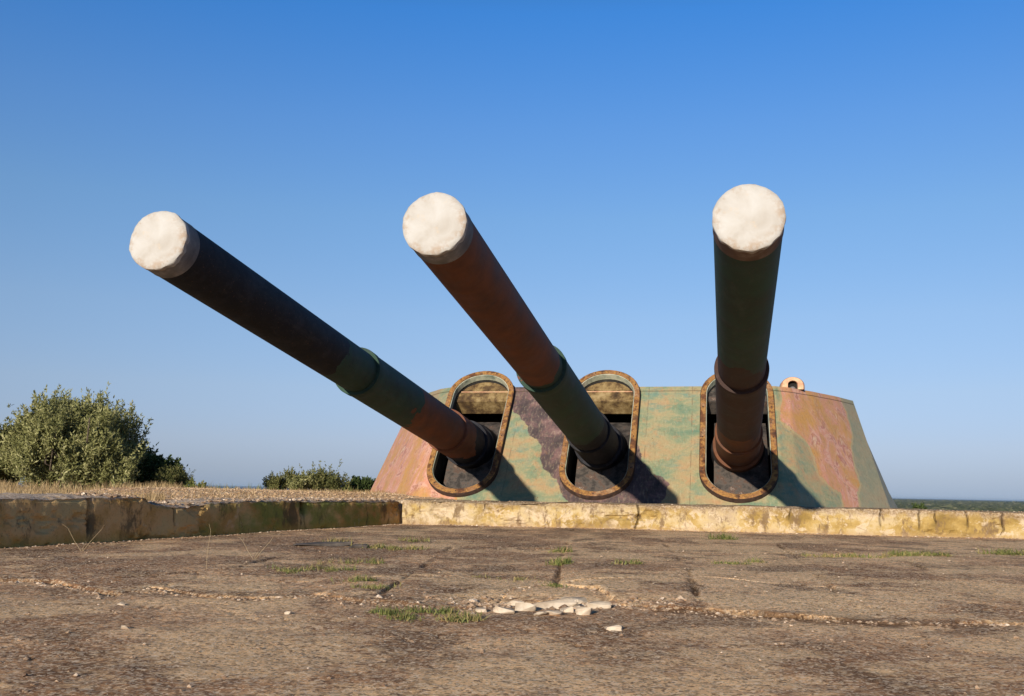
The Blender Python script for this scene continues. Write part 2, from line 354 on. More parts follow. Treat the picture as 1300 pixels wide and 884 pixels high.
    # dark compartment behind each port
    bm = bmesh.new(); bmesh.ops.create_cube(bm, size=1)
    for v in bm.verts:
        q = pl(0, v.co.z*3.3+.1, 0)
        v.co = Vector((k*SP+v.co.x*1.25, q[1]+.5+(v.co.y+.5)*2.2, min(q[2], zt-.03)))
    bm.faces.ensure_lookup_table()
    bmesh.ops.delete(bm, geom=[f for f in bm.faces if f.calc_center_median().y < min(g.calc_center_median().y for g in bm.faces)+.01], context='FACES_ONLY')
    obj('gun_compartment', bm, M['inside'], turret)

# ---- guns
def lathe(prof, seg=96, cap0=False, jit=None):
    V = []; F_ = []; n = len(prof)
    for (r, z) in prof:
        for i in range(seg):
            a = 2*PI*i/seg; V.append((r*math.cos(a), r*math.sin(a), z))
    F_ = [(a*seg+(i+1) % seg, a*seg+i, (a+1)*seg+i, (a+1)*seg+(i+1) % seg) for a in range(n-1) for i in range(seg)]
    if cap0: F_.append(tuple(range(seg)))
    return np.array(V), F_
def gun(k, mat, bandmat, seed):
    EL = .1186+{-1: -.0015, 0: .003, 1: -.002}[k]
    M0 = pl(k*SP, -.2088)+np.array([0, -math.cos(EL), math.sin(EL)])*L
    prof = [(.236, .20), (.2365, .30)]
    prof += [(np.interp(z, [.3, 4.2], [.2365, .250]), z) for z in np.linspace(.4, 4.22, 18)]
    prof += [(.250, 4.26), (.288, 4.262), (.291, 4.28), (.291, 4.40), (.287, 4.44)]
    prof += [(np.interp(z, [4.44, 8.1], [.283, .308]), z) for z in np.linspace(4.5, 8.08, 18)]
    prof += [(.308, 8.12), (.338, 8.122), (.342, 8.14), (.342, 9.25), (.342, 9.3), (.385, 9.302), (.389, 9.32), (.389, 9.9), (.389, 10.4)]
    V, Fc = lathe(prof)
    g = mesh_np('gun_barrel', V, Fc, mat, turret, True)
    g.data.set_sharp_from_angle(angle=math.radians(32))
    g.location = M0; g.rotation_euler = (-(PI/2+EL), 0, seed*.0)
    # muzzle cover: puckered sheet face with a short turned-down lip
    rr = np.random.default_rng(int(seed*10)); seg = 120; V = []; att = []
    rings = [0, .03, .06, .09, .12, .145, .17, .19, .205, .217, .2265, .2335, .2375, .2385]
    ph = rr.random(6)*6.28
    for q, r in enumerate(rings):
        for i in range(seg):
            a = 2*PI*i/seg; e = (r/.2385)**4
            wr = .0016*math.sin(17*a+ph[0])+.0012*math.sin(29*a+ph[1])+.004*math.sin(5*a+ph[2])
            x, y = r*math.cos(a), r*math.sin(a)
            z = .0-.012*(1-(r/.24)**2)*1.2+e*wr*.9+.0018*fbm(np.array([[x*9+seed, y*9, 2.]]), 3)[0]+.0009*fbm(np.array([[x*34+seed, y*34, 7.]]), 2)[0]
            rad = r*(1+.004*e*math.sin(3*a+ph[3])+.0012*e*math.sin(19*a+ph[4]))
            V.append((rad*math.cos(a), rad*math.sin(a), z+max(0, r-.21)**2*14)); att.append(min(1, max(0, (r-.15)/.06)))
    for (r, z) in [(.2405, .022), (.2405, .045), (.237, .062)]:
        for i in range(seg):
            a = 2*PI*i/seg; V.append(((r+.003*math.sin(13*a+ph[5]))*math.cos(a), (r+.003*math.sin(13*a+ph[5]))*math.sin(a), z+.009*math.sin(5*a+ph[2])+.006*math.sin(19*a+ph[1]))); att.append(1)
    nR = len(rings)+3
    Fc = [(a*seg+(i+1) % seg, a*seg+i, (a+1)*seg+i, (a+1)*seg+(i+1) % seg) for a in range(1, nR-1) for i in range(seg)]
    Fc.append(tuple(seg+i for i in range(seg)))
    c = mesh_np('muzzle_cover', V, Fc, M['cap'], g, True, dict(rim=att))
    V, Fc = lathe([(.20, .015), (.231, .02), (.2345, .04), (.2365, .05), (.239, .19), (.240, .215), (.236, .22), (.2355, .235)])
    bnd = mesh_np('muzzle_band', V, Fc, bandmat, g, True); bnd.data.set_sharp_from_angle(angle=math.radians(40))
    # boot between barrel and mantlet, its black standing in for the shadow there
    V, Fc = lathe([(.387, 9.62), (.410, 9.64), (.416, 9.70), (.402, 9.76), (.425, 9.82), (.43, 10.3)])
    mesh_np('barrel_boot', V, Fc, M['boot'], g, True)
    g['label'] = {-1: 'gun barrel painted black at the muzzle then green and brown', 0: 'gun barrel painted brown then green then black', 1: 'dark green gun barrel with brown base'}[k]
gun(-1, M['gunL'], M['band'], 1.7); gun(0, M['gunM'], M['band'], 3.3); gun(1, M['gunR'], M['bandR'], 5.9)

# periscope hood on the roof edge
def hood():
    bm = bmesh.new(); prof = []
    w, h, d = .185, .245, .34
    def arch(r, hh, y, z0=0.):
        c = [(-r, 0)]; zz = hh-r*.92
        c += [(-r, max(zz, .02))]+[(r*math.cos(a), max(zz, .02)+r*.92*math.sin(a)) for a in np.linspace(PI, 0, 14)[1:-1]]+[(r, max(zz, .02)), (r, 0)]
        return [bm.verts.new((x, y, z0+z)) for x, z in c]
    L_ = [arch(.075, .165, .12), arch(.075, .165, -.005), arch(.082, .172, -.018), arch(.165, .235, -.01), arch(.190, .245, .03), arch(.195, .25, .30), arch(.15, .21, .40)]
    for a, b in zip(L_, L_[1:]):
        for i in range(len(a)-1): bm.faces.new((a[i], a[i+1], b[i+1], b[i]))
    bm.faces.new(L_[-1]); 
    return bm
xh = loft(np.array([3.22]), np.array([1.22]))[0]
hd = obj('periscope_hood', hood(), M['hood'], turret, True, 35); hd.location = (xh[0]+.05, xh[1]+.22, zt+.0); hd.rotation_euler = (0, 0, .02); hd.scale = (1.05, 1, .9)
bm = bmesh.new(); bmesh.ops.create_uvsphere(bm, u_segments=16, v_segments=8, radius=.05)
for v in bm.verts: v.co.y += .06; v.co.z = v.co.z*.9+.02
obj('periscope_head', bm, M['band'], hd, True)
bm = bmesh.new()
for q in [(-.08, .115, 0), (.08, .115, 0), (.08, .115, .19), (-.08, .115, .19)]: bm.verts.new(q)
bm.faces.new(bm.verts[:]); obj('hood_back', bm, M['inside'], hd)

# ------------------------------------------------------------------ PARAPET WALLS
FW0, FW1 = np.array([-1.56, 14.62]), np.array([18., 11.62])
LW0, LW1 = np.array([-1.60, 14.66]), np.array([-6.56, -.10])
def fwy(x): return FW0[1]+(x-FW0[0])*(FW1[1]-FW0[1])/(FW1[0]-FW0[0])
def lwx(y): return LW0[0]+(y-LW0[1])*(LW1[0]-LW0[0])/(LW1[1]-LW0[1])
def wall_mesh(name, a, b, thick, hfun, mat, amp, step=.03, seed=0., back=-1, z0=-.06, attrs=None, rough_top=1., rise=0.):
    d = b-a; ln = np.hypot(*d); d = d/ln; nb = np.array([-d[1], d[0]])*back      # towards the far side
    s = np.arange(0, ln+step, step); ns = len(s)
    prof = [('f', q) for q in np.linspace(0, 1, 22)]+[('t', q) for q in np.linspace(.03, 1, 12)]+[('b', q) for q in np.linspace(.9, 0, 4)]
    V = np.zeros((len(prof), ns, 3)); H = hfun(s); kind = np.zeros((len(prof), ns)); crk_ = kind.copy()
    for i, (p_, q) in enumerate(prof):
        if p_ == 'f': off, z = 0*s, z0+(H-z0)*q
        elif p_ == 't': off, z = thick*q+0*s, H+0*s
        else: off, z = thick+0*s, z0+(H-z0)*q
        xy = a+s[:, None]*d+off[:, None]*nb
        P_ = np.stack([s+seed, off*1.3, z], 1)
        dn = amp*(fbm(P_*2.2, 5, .6))+amp*.35*fbm(P_*14, 3)
        # worn edge
        e = np.exp(-((z-H)/.035)**2)*np.exp(-(off/.06)**2)
        rnd = np.clip(fbm(np.stack([s*1.6+seed, 0*s, 0*s], 1), 4, .7)+.35, 0, 1)
        z = z-e*(.006+.035*rnd*rough_top); ck = 0*s
        if p_ == 't': z = z+rise*q+.016*rough_top*fbm(P_*5, 4, .7)-.02*rough_top*np.clip(fbm(P_*2.6+5, 3), 0, 1)
        if p_ == 'f':
            chip = np.clip(fbm(np.stack([s*2.3+seed+3, z*5, 0*s], 1), 4, .65)-.22, 0, 1); dn = dn-chip*.16
            dn = dn-e*.03*rnd
            for (sc_, wd, dep, zb) in (attrs or []):   # cracks
                cx = sc_+.06*fbm(np.stack([z*7, 0*z+sc_, 0*z], 1), 3); ok = 1/(1+np.exp((zb-z)*60))
                dn = dn-dep*np.exp(-((s-cx)/wd)**2)*ok; ck = ck+np.exp(-((s-cx)/min(wd, .008))**2)*ok*(wd < .03)
        V[i, :, 0] = xy[:, 0]-nb[0]*dn*(1 if p_ == 'f' else 0); V[i, :, 1] = xy[:, 1]-nb[1]*dn*(1 if p_ == 'f' else 0); V[i, :, 2] = z
        crk_[i] = np.clip(ck, 0, 1)
        kind[i] = np.clip((z-H+.12)/.12, 0, 1) if p_ == 'f' else 1
    idx = np.arange(len(prof)*ns).reshape(len(prof), ns)
    Fc = np.stack([idx[:-1, :-1].ravel(), idx[:-1, 1:].ravel(), idx[1:, 1:].ravel(), idx[1:, :-1].ravel()], 1)
    F_ = [tuple(f) for f in Fc]+[tuple(idx[:, 0]), tuple(idx[::-1, -1])]
    ss = np.broadcast_to(s, kind.shape)
    return mesh_np(name, V.reshape(-1, 3), F_, mat, None, False, dict(top=kind, run=ss, crack=crk_))
def mat_wall_front():
    n = N('peeling_ochre_limewash'); a = n.noise(1.7, n.map(sc=(1, 1, 1.6)), det=7, ro=.62); b_ = n.noise(4.2, det=8, ro=.72, dist=.4); f = n.noise(36, det=5, ro=.75)
    c = n.ramp(a, [(.34, (.20, .135, .045)), (.43, (.33, .225, .075)), (.50, (.40, .285, .11)), (.56, (.47, .37, .21)), (.64, (.40, .31, .20))])
    c = n.mix(n.math('MULTIPLY', n.step(b_, .53, .57), .9), c, (.57, .46, .315))
    c = n.mix(n.math('MULTIPLY', n.step(n.noise(3.3, n.map(loc=(3, 8, 1)), det=8, ro=.74), .50, .58), .75), c, (.25, .165, .05))
    c = n.mix(n.math('MULTIPLY', n.step(n.noise(4.4, n.map(loc=(7, 2, 5), sc=(1.5, 1.5, .7)), det=6, ro=.7), .54, .62), .85), c, (.16, .105, .06))
    z = n.sep()[2]
    low = n.math('ADD', z, n.math('MULTIPLY', n.math('SUBTRACT', b_, .5), .16))
    c = n.mix(n.math('MULTIPLY', n.step(low, .07, -.01), .6), c, (.36, .24, .13))
    top = n.math('ADD', n.attr('top'), n.math('MULTIPLY', n.math('SUBTRACT', b_, .5), 2.2))
    tc = n.ramp(f, [(.32, (.11, .075, .045)), (.5, (.27, .19, .12)), (.62, (.48, .40, .30)), (.75, (.62, .56, .47))])
    c = n.mix(n.math('MULTIPLY', n.step(top, .05, .75), .85), c, tc)
    crk = n.vor(2.4, n.mix(.08, n.obj(), n.noise(6), 'ADD'), 'DISTANCE_TO_EDGE')
    c = n.mix(n.math('MULTIPLY', n.math('MULTIPLY', n.step(crk, .012, .003), n.step(b_, .47, .55)), .4), c, (.10, .065, .035))
    c = n.mix(n.math('MULTIPLY', n.step(f, .60, .66), .45), c, (.12, .085, .05))
    c = n.mix(n.math('MULTIPLY', n.attr('crack'), .85), c, (.05, .032, .02))
    return n.out(c, .92, n.bump(n.math('ADD', b_, n.math('MULTIPLY', f, .5)), .7, .02), spec=.1)
def mat_wall_left():
    n = N('mossy_painted_concrete'); a = n.noise(1.6, n.map(sc=(1, 1, 1.2)), det=6, ro=.6); b_ = n.noise(5, det=7, ro=.68); f = n.noise(45, det=4, ro=.7)
    run = n.attr('run')
    c = n.ramp(a, [(.36, (.36, .20, .07)), (.45, (.50, .31, .11)), (.53, (.62, .40, .18)), (.62, (.56, .42, .20))])
    gz = n.math('ADD', run, n.math('MULTIPLY', n.math('SUBTRACT', b_, .5), 2.))
    g1 = n.step(gz, 4.7, 4.2); g2 = n.step(gz, .55, .75)
    gr = n.math('MULTIPLY', n.math('MULTIPLY', g1, g2), n.step(n.noise(2.6, n.map(loc=(2, 2, 9), sc=(1, 1, 2)), det=5), .36, .56))
    c = n.mix(n.math('MULTIPLY', gr, .8), c, (.19, .25, .06))
    dk = n.step(n.noise(1.7, n.map(loc=(5, 1, 3), sc=(1.4, 1.4, .7)), det=9, ro=.76), .54, .60)
    c = n.mix(n.math('MULTIPLY', dk, .8), c, (.10, .08, .05))
    c = n.mix(n.math('MULTIPLY', n.step(b_, .60, .66), .5), c, (.58, .46, .30))
    z = n.sep()[2]
    c = n.mix(n.math('MULTIPLY', n.step(n.math('ADD', z, n.math('MULTIPLY', n.math('SUBTRACT', b_, .5), .2)), .10, .0), .6), c, (.48, .32, .08))
    top = n.math('ADD', n.attr('top'), n.math('MULTIPLY', n.math('SUBTRACT', b_, .5), 1.2))
    tc = n.ramp(f, [(.35, (.24, .165, .11)), (.5, (.46, .36, .27)), (.65, (.66, .58, .49))])
    c = n.mix(n.step(top, .78, .95), c, tc)
    c = n.mix(n.math('MULTIPLY', n.step(f, .60, .67), .45), c, (.07, .05, .03))
    c = n.mix(n.math('MULTIPLY', n.attr('crack'), .8), c, (.03, .02, .014))
    return n.out(c, .93, n.bump(n.math('ADD', b_, n.math('MULTIPLY', f, .5)), .7, .02), spec=.1)
M['wf'], M['wl'] = mat_wall_front(), mat_wall_left()
w_ = wall_mesh('parapet_wall', FW0, FW1, .42, lambda s: .365-.0005*s+.010*fbm(np.stack([s*.7, 0*s, 0*s], 1), 4), M['wf'], .010, seed=2.,
               step=.012, attrs=[(3.42, .012, .05, .0), (6.7, .010, .03, .12), (7.2, .012, .03, .10), (7.4, .009, .03, .18), (7.8, .012, .03, .12), (8.25, .010, .03, .05), (5.5, .009, .02, .2), (1.2, .008, .02, .22), (2.35, .12, .06, .27), (1.9, .10, .03, .29), (2.8, .10, .03, .29)], back=1)
tag(w_, 'low yellow limewashed concrete parapet with peeling patches in front of the turret', 'parapet wall')
def hl(s):
    h = .352+.010*fbm(np.stack([s*.8, 0*s+4, 0*s], 1), 4)
    h = h+.045*np.clip((s-5.55)/.06, 0, 1)
    h = h-.030*np.exp(-((s-5.1)/.4)**2)*1.0
    return h
w_ = wall_mesh('parapet_wall', LW0, LW1, .40, hl, M['wl'], .012, seed=40., step=.015, attrs=[(2.75, .05, .12, .20), (2.70, .012, .05, .02), (5.2, .012, .04, .12), (6.35, .02, .05, .10), (1.05, .01, .02, 0)], back=-1, rise=.020)
tag(w_, 'shaded brown and mossy green concrete parapet with a chipped top on the left', 'parapet wall')

# ------------------------------------------------------------------ TERRACE (cracked slabs), built as one relief sheet
fis = [(-60, 736), (0, 738), (60, 739), (110, 748), (150, 756), (182, 746), (250, 755), (330, 761), (400, 757), (450, 764), (520, 768), (590, 774), (625, 768), (650, 748), (700, 742), (760, 748), (790, 768), (830, 775), (890, 778), (960, 782), (1050, 787), (1150, 790), (1300, 792), (1400, 795)]
FIS = np.array([gp(*q)[:2] for q in fis])
FIS = np.concatenate([[(-9, FIS[0, 1]+.6)], FIS, [(9, FIS[-1, 1])]])
joints = [[(705, 745), (716, 700), (728, 672)], [(890, 776), (872, 722), (838, 684)], [(1082, 770), (1040, 732), (1000, 700), (985, 690)], [(1330, 775), (1210, 738), (1150, 712)], [(420, 690), (300, 720), (150, 735)],
          [(470, 735), (600, 731), (705, 741), (860, 733), (1060, 745)], [(340, 700), (520, 691), (700, 697), (860, 702), (1290, 704)], [(480, 760), (545, 716), (580, 690)]]
JN = [np.array([gp(*q)[:2] for q in j]) for j in joints]
def pdist(P, pl_):
    d = np.full(len(P), 1e9)
    for a, b in zip(pl_, pl_[1:]):
        e = b-a; w = P-a; t = np.clip((w@e)/(e@e), 0, 1); d = np.minimum(d, np.hypot(*(w-t[:, None]*e).T))
    return d
def terr(X, Y):
    P_ = np.stack([X, Y], 1); n3 = P3(X, Y)
    yf = np.interp(X, FIS[:, 0], FIS[:, 1])+.07*fbm(n3*2.2, 5, .62)+.035*fbm(n3*11, 4, .62)
    dy = Y-yf                                   # + beyond the fissure
    st = 1/(1+np.exp(-np.clip(dy/.008, -40, 40)))
    hs = np.clip(fbm(P3(X*1.6, 0*X, 3.), 4)*2.4+.18, 0, 1)           # where the far slab stands proud
    wz = .025+.16*np.clip(fbm(P3(X*1.4, 0*X, 6.), 3)+.12, 0, 1)      # width of the crumbled zone
    zone = np.exp(-((dy+.3*wz)/wz)**2)
    z = .014*hs*st*np.clip(1-(dy-.5)/6, .2, 1)
    z = z+zone*(.010*fbm(n3*9, 5, .72)-.006*np.abs(fbm(n3*15+7, 3)))
    z = z+.008*fbm(n3*1.7, 4)+.0045*fbm(n3*7, 4, .6)+.0030*fbm(n3*30, 3, .75)
    yo = .05*fbm(P3(X*3, 0*X, 12.), 4)
    gap = np.exp(-((dy-.022+yo)/(.014+.055*np.clip(fbm(P3(X*3, 0*X, 9.), 4), 0, 1)))**2)*np.clip(fbm(P3(X*1.9, 0*Y, 8.), 4)*6+.5, 0, 1)
    z = z-.030*gap
    jm = np.zeros(len(X)); wob = .03*fbm(n3*3.7, 4)
    for j in JN:
        d = np.abs(pdist(P_, j)+wob); q = np.exp(-(d/.013)**2)*np.clip(.55+fbm(n3*1.9+j[0, 0], 3)*1.8, 0, 1); jm = np.maximum(jm, q)
    z = z-.020*jm*(dy > 0)
    tone = 0*X
    for q, (j, tv, tz_) in enumerate(zip(JN[:4], (1.15, .45, -.85, .5), (.006, -.005, .004, -.003))):
        o_ = np.argsort(j[:, 1]); sd_ = 1/(1+np.exp(-np.clip((X-np.interp(Y, j[o_, 1], j[o_, 0])+wob)/.01, -40, 40))); tone = tone+tv*sd_; z = z+tz_*sd_*(dy > 0)*np.clip(dy*3, 0, 1)
    tj = JN[5]; sd_ = 1/(1+np.exp(-np.clip((Y-np.interp(X, tj[:, 0], tj[:, 1])+wob)/.012, -40, 40))); tone = tone-.7*sd_
    tone = (tone-.35)*(dy > 0)+(.15+.35*np.tanh(X))*(dy <= 0)
    rc = gp(712, 762)[:2]; rub = np.exp(-(((X-rc[0])/.46)**2+((Y-rc[1])/.26)**2)**1.5)
    z = z+rub*(.030*fbm(n3*6, 5, .75)-.020)
    frac = np.abs(fbm(n3*1.35+31, 5, .55)); cr = np.exp(-(frac/.005)**2)*np.clip(fbm(n3*.8+9, 3)*4, 0, 1); z = z-.008*cr
    return z, dict(joint=np.clip(jm+cr*.7+gap, 0, 1), dirt=np.clip(zone*.9, 0, 1), rub=np.clip(rub*1.3, 0, 1), near=(dy < 0)*1., edge=np.exp(-((dy+.003)/.007)**2)*hs, tone=tone)
ys = np.concatenate([np.arange(.5, 2.2, .06), np.arange(2.2, 4.7, .018), np.arange(4.7, 6.6, .008), 6.6*np.exp(np.arange(0, 250)*.0034)]); cs_ = np.tan(np.linspace(-.86, .98, 960))
YY, CC = np.meshgrid(ys, cs_, indexing='ij'); XX = YY*CC
keep = (YY < fwy(XX)+.12) & (XX > lwx(YY)-.12)
z, at_ = terr(XX.ravel(), YY.ravel())
idx = np.arange(XX.size).reshape(XX.shape)
Fc = np.stack([idx[:-1, :-1], idx[:-1, 1:], idx[1:, 1:], idx[1:, :-1]], -1)[(keep[:-1, :-1] & keep[1:, 1:] & keep[1:, :-1] & keep[:-1, 1:])]
used = np.unique(Fc); rem = np.full(XX.size, -1); rem[used] = np.arange(len(used))
def mat_terrace():
    n = N('weathered_concrete_slabs')
    a = n.noise(.9, n.map(sc=(1.1, .6, 1)), det=10, ro=.68); b_ = n.noise(3.6, n.map(sc=(1.2, .8, 1)), det=10, ro=.74); f = n.noise(30, det=8, ro=.8); g = n.noise(95, det=4, ro=.85)
    a = n.math('ADD', a, n.math('MULTIPLY', n.attr('tone'), .040))
    c = n.ramp(a, [(.41, (.36, .205, .115)), (.47, (.52, .315, .18)), (.51, (.78, .50, .295)), (.56, (.95, .68, .42))])
    c = n.mix(n.math('MULTIPLY', n.step(b_, .50, .56), .55), c, (.26, .155, .105))
    c = n.mix(n.math('MULTIPLY', n.step(n.math('SUBTRACT', n.noise(1.7, n.map(loc=(4, 4, 4), sc=(1.1, .8, 1)), det=10, ro=.78), n.math('MULTIPLY', n.attr('tone'), .018)), .515, .555), .80), c, (.13, .075, .045))
    c = n.mix(n.math('MULTIPLY', n.step(n.noise(8, n.map(loc=(1, 7, 4)), det=9, ro=.8), .56, .61), .70), c, (.11, .066, .042))
    c = n.mix(n.math('MULTIPLY', n.step(n.math('ADD', n.noise(1.1, n.map(loc=(8, 1, 4), sc=(.9, .9, 1)), det=10, ro=.72), n.math('MULTIPLY', n.attr('tone'), .022)), .50, .56), .78), c, (.95, .70, .43))
    v1 = n.vor(75, out='Color'); v2 = n.vor(150, n.map(loc=(3, 3, 3)), out='Color')
    r1 = n.n.new('ShaderNodeSeparateColor'); n.l.new(v1, r1.inputs[0]); r2 = n.n.new('ShaderNodeSeparateColor'); n.l.new(v2, r2.inputs[0])
    c = n.mix(n.math('MULTIPLY', n.step(f, .53, .60), .45), c, (.93, .69, .42))
    c = n.mix(n.math('MULTIPLY', n.step(f, .46, .40), .75), c, (.14, .085, .06))
    c = n.mix(n.math('MULTIPLY', n.step(r1.outputs[0], .80, .84), .55), c, (.92, .80, .62))
    c = n.mix(n.math('MULTIPLY', n.step(r1.outputs[0], .17, .14), .6), c, (.12, .08, .06))
    c = n.mix(n.math('MULTIPLY', n.step(r2.outputs[1], .84, .88), .6), c, (.95, .86, .72))
    c = n.mix(n.math('MULTIPLY', n.step(r2.outputs[0], .16, .12), .6), c, (.09, .06, .05))
    c = n.mix(n.math('MULTIPLY', n.attr('near'), n.math('MULTIPLY', n.step(f, .42, .54), .22)), c, (.66, .46, .30))
    c = n.mix(n.math('MULTIPLY', n.attr('dirt'), n.step(b_, .42, .52)), c, n.mix(n.step(f, .42, .58), (.10, .056, .032), (.32, .20, .115)))
    c = n.mix(n.math('MULTIPLY', n.attr('edge'), n.step(b_, .46, .54)), c, (.42, .27, .16))
    c = n.mix(n.math('MULTIPLY', n.attr('joint'), .85), c, (.055, .034, .022))
    rb = n.math('ADD', n.attr('rub'), n.math('MULTIPLY', n.math('SUBTRACT', b_, .5), 2.4))
    c = n.mix(n.math('MULTIPLY', n.step(rb, .42, .56), .85), c, n.ramp(f, [(.42, (.26, .15, .09)), (.5, (.60, .44, .28)), (.58, (.80, .66, .47))]))
    c = n.mix(1., c, (1., .905, .79), 'MULTIPLY')        # even warm tint over the whole terrace
    return n.out(c, .95, n.bump(n.math('ADD', f, n.math('MULTIPLY', g, .5)), .7, .012), spec=.04)
M['terr'] = mat_terrace()
V = np.stack([XX.ravel(), YY.ravel(), z], 1)[used]
struct(mesh_np('terrace', V, rem[Fc], M['terr'], None, True, {k: v[used] for k, v in at_.items()}))

# ------------------------------------------------------------------ TERRAIN beyond the parapet
def ss(x, a, b): t = np.clip((x-a)/(b-a), 0, 1); return t*t*(3-2*t)
def ground_z(X, Y):
    X = np.asarray(X, float); Y = np.asarray(Y, float); r = np.hypot(X, Y)
    az = X/np.maximum(np.abs(Y), 1e-3)
    right = ss(X-.365*Y, 0, .6)*ss(Y, 9, 13)          # to the right of the turret the hill drops at once
    z = .30+.03*fbm(P3(X*.35, Y*.35), 4)
    # dry bank beside the turret
    d = np.hypot((X+5.6+.30*(Y-16.4))/1.0, 0)
    bank = ss(X, -7.6, -6.4)*(1-ss(X, -1.2, -.2))*ss(Y, 15.1, 16.6)*(1-ss(Y, 18.5, 22))
    z = z+bank*(.135+.015*fbm(P3(X*1.3, Y*1.3, 2.), 4, .6))
    z = z-ss(-X/np.maximum(Y, 1), .36, .42)*ss(Y, 20, 30)*.1
    start = 36*(1-right)+2.*right; rr = np.where(right > .01, r-13.5*right, r)
    drop = np.clip(rr-start, 0, None)*.062
    z = z-drop-right*.32
    pz = np.where(az > -.05, -20., -45.)
    t = ss(az, -.18, .02); plain = -46*(1-t)-19*t+1.5*fbm(P3(X*.004, Y*.004), 4)*t
    z = np.maximum(z, plain)
    ins = (Y < fwy(X)+.2) & (X > lwx(Y)-.2)
    z = np.where(ins, -.35, z)
    return z
rad_ = np.concatenate([np.linspace(3, 50, 190), 50*np.exp(np.arange(1, 92)*.0625)]); th = np.linspace(-PI, PI, 721)
fine = np.concatenate([np.linspace(-PI, -.75, 60)[:-1], np.linspace(-.75, .75, 420), np.linspace(.75, PI, 60)[1:]])
RR, TT = np.meshgrid(rad_, fine, indexing='ij'); X, Y = RR*np.sin(TT), RR*np.cos(TT)
Z = ground_z(X.ravel(), Y.ravel())
idx = np.arange(X.size).reshape(X.shape); Fc = np.stack([idx[:-1, :-1].ravel(), idx[:-1, 1:].ravel(), idx[1:, 1:].ravel(), idx[1:, :-1].ravel()], 1)
def mat_ground():
    n = N('dry_steppe_ground'); f = n.noise(20, det=6, ro=.7); b_ = n.noise(1.1, det=6, ro=.65)
    near = n.ramp(n.noise(4, det=7, ro=.7), [(.3, (.28, .17, .09)), (.5, (.48, .32, .18)), (.65, (.62, .47, .31))])
    near = n.mix(n.step(f, .5, .65), near, (.58, .45, .33))
    far = n.ramp(n.noise(.006, n.map(sc=(.5, 2.2, 1)), det=8, ro=.65), [(.35, (.020, .034, .012)), (.5, (.045, .060, .022)), (.6, (.085, .085, .038)), (.72, (.17, .14, .075))])
    k = n.n.new('ShaderNodeVectorMath'); k.operation = 'LENGTH'; n.l.new(n.obj(), k.inputs[0])
    fac = n.step(n.math('ADD', k.outputs['Value'], n.math('MULTIPLY', b_, 20)), 45, 110)
    return n.out(n.mix(fac, near, far), .97, n.bump(f, .6, .02), spec=.05)
M['ground'] = mat_ground()
struct(mesh_np('ground', np.stack([X.ravel(), Y.ravel(), Z], 1), Fc, M['ground'], None, True))
# concrete apron under the turret
def mat_apron(): return mat_simple('apron_concrete', [(.3, (.16, .12, .08)), (.5, (.36, .29, .21)), (.7, (.52, .45, .36))], 9, .95, .6, .02)
M['apron'] = mat_apron()
pts = []
for a in np.linspace(0, 2*PI, 90, endpoint=False):
    r = 7.4+.12*math.sin(a*5)+.1*math.sin(11*a); px, py = 1.4+1.07+r*math.cos(a), 16.3+4.9+r*math.sin(a)
    py = max(py, fwy(px)+.425); pts.append((px, py))
pts = [q for q in pts if q[0] < 6.15]
bm = bmesh.new(); t_ = [bm.verts.new((x, y, .335)) for x, y in pts]; b2 = [bm.verts.new((x, y, .0)) for x, y in pts]
bm.faces.new(t_)
for i in range(len(pts)): j = (i+1) % len(pts); bm.faces.new((b2[i], b2[j], t_[j], t_[i]))
ap = obj('turret_apron', bm, M['apron']); struct(ap)

# sea
n = N('sea_water'); w = n.noise(.02, n.map(sc=(1, 3, 1)), det=6)
M['sea'] = n.out((.045, .095, .15), .7, n.bump(w, .3, 2.), spec=.12)
bm = bmesh.new(); bmesh.ops.create_circle(bm, cap_ends=True, segments=180, radius=42000)
so = obj('sea', bm, M['sea']); so.location = (0, 0, -30); struct(so)

# ------------------------------------------------------------------ VEGETATION
def leaf_mat(name, stops, rough=.7, trans=.25):
    n = N(name); c = n.ramp(n.attr('tone'), stops)
    b2 = n.n.new('ShaderNodeBsdfTranslucent'); n.set(b2.inputs['Color'], c)
    mx = n.n.new('ShaderNodeMixShader'); mx.inputs[0].default_value = trans
    n.out(c, rough, None, spec=.2); n.l.new(n.b.outputs[0], mx.inputs[1]); n.l.new(b2.outputs[0], mx.inputs[2])
    n.l.new(mx.outputs[0], n.n['Material Output'].inputs['Surface']); return n.m
M['olive'] = leaf_mat('silver_olive_leaves', [(0, (.10, .105, .035)), (.4, (.23, .235, .09)), (.7, (.36, .35, .16)), (1, (.50, .47, .26))])
M['deep'] = leaf_mat('deep_green_leaves', [(0, (.030, .045, .014)), (.5, (.055, .085, .025)), (1, (.12, .155, .05))])
M['scrub'] = leaf_mat('scrub_leaves', [(0, (.07, .082, .026)), (.5, (.15, .155, .055)), (1, (.27, .24, .10))])
M['dryg'] = leaf_mat('dry_grass_blades', [(0, (.19, .14, .07)), (.5, (.36, .25, .125)), (1, (.52, .40, .23))])
M['green'] = leaf_mat('fresh_grass_blades', [(0, (.08, .105, .028)), (.45, (.15, .175, .05)), (.7, (.24, .22, .08)), (1, (.40, .29, .14))])
M['bark'] = mat_simple('grey_bark', [(.3, (.05, .038, .028)), (.7, (.15, .12, .09))], 12, .9, .6)
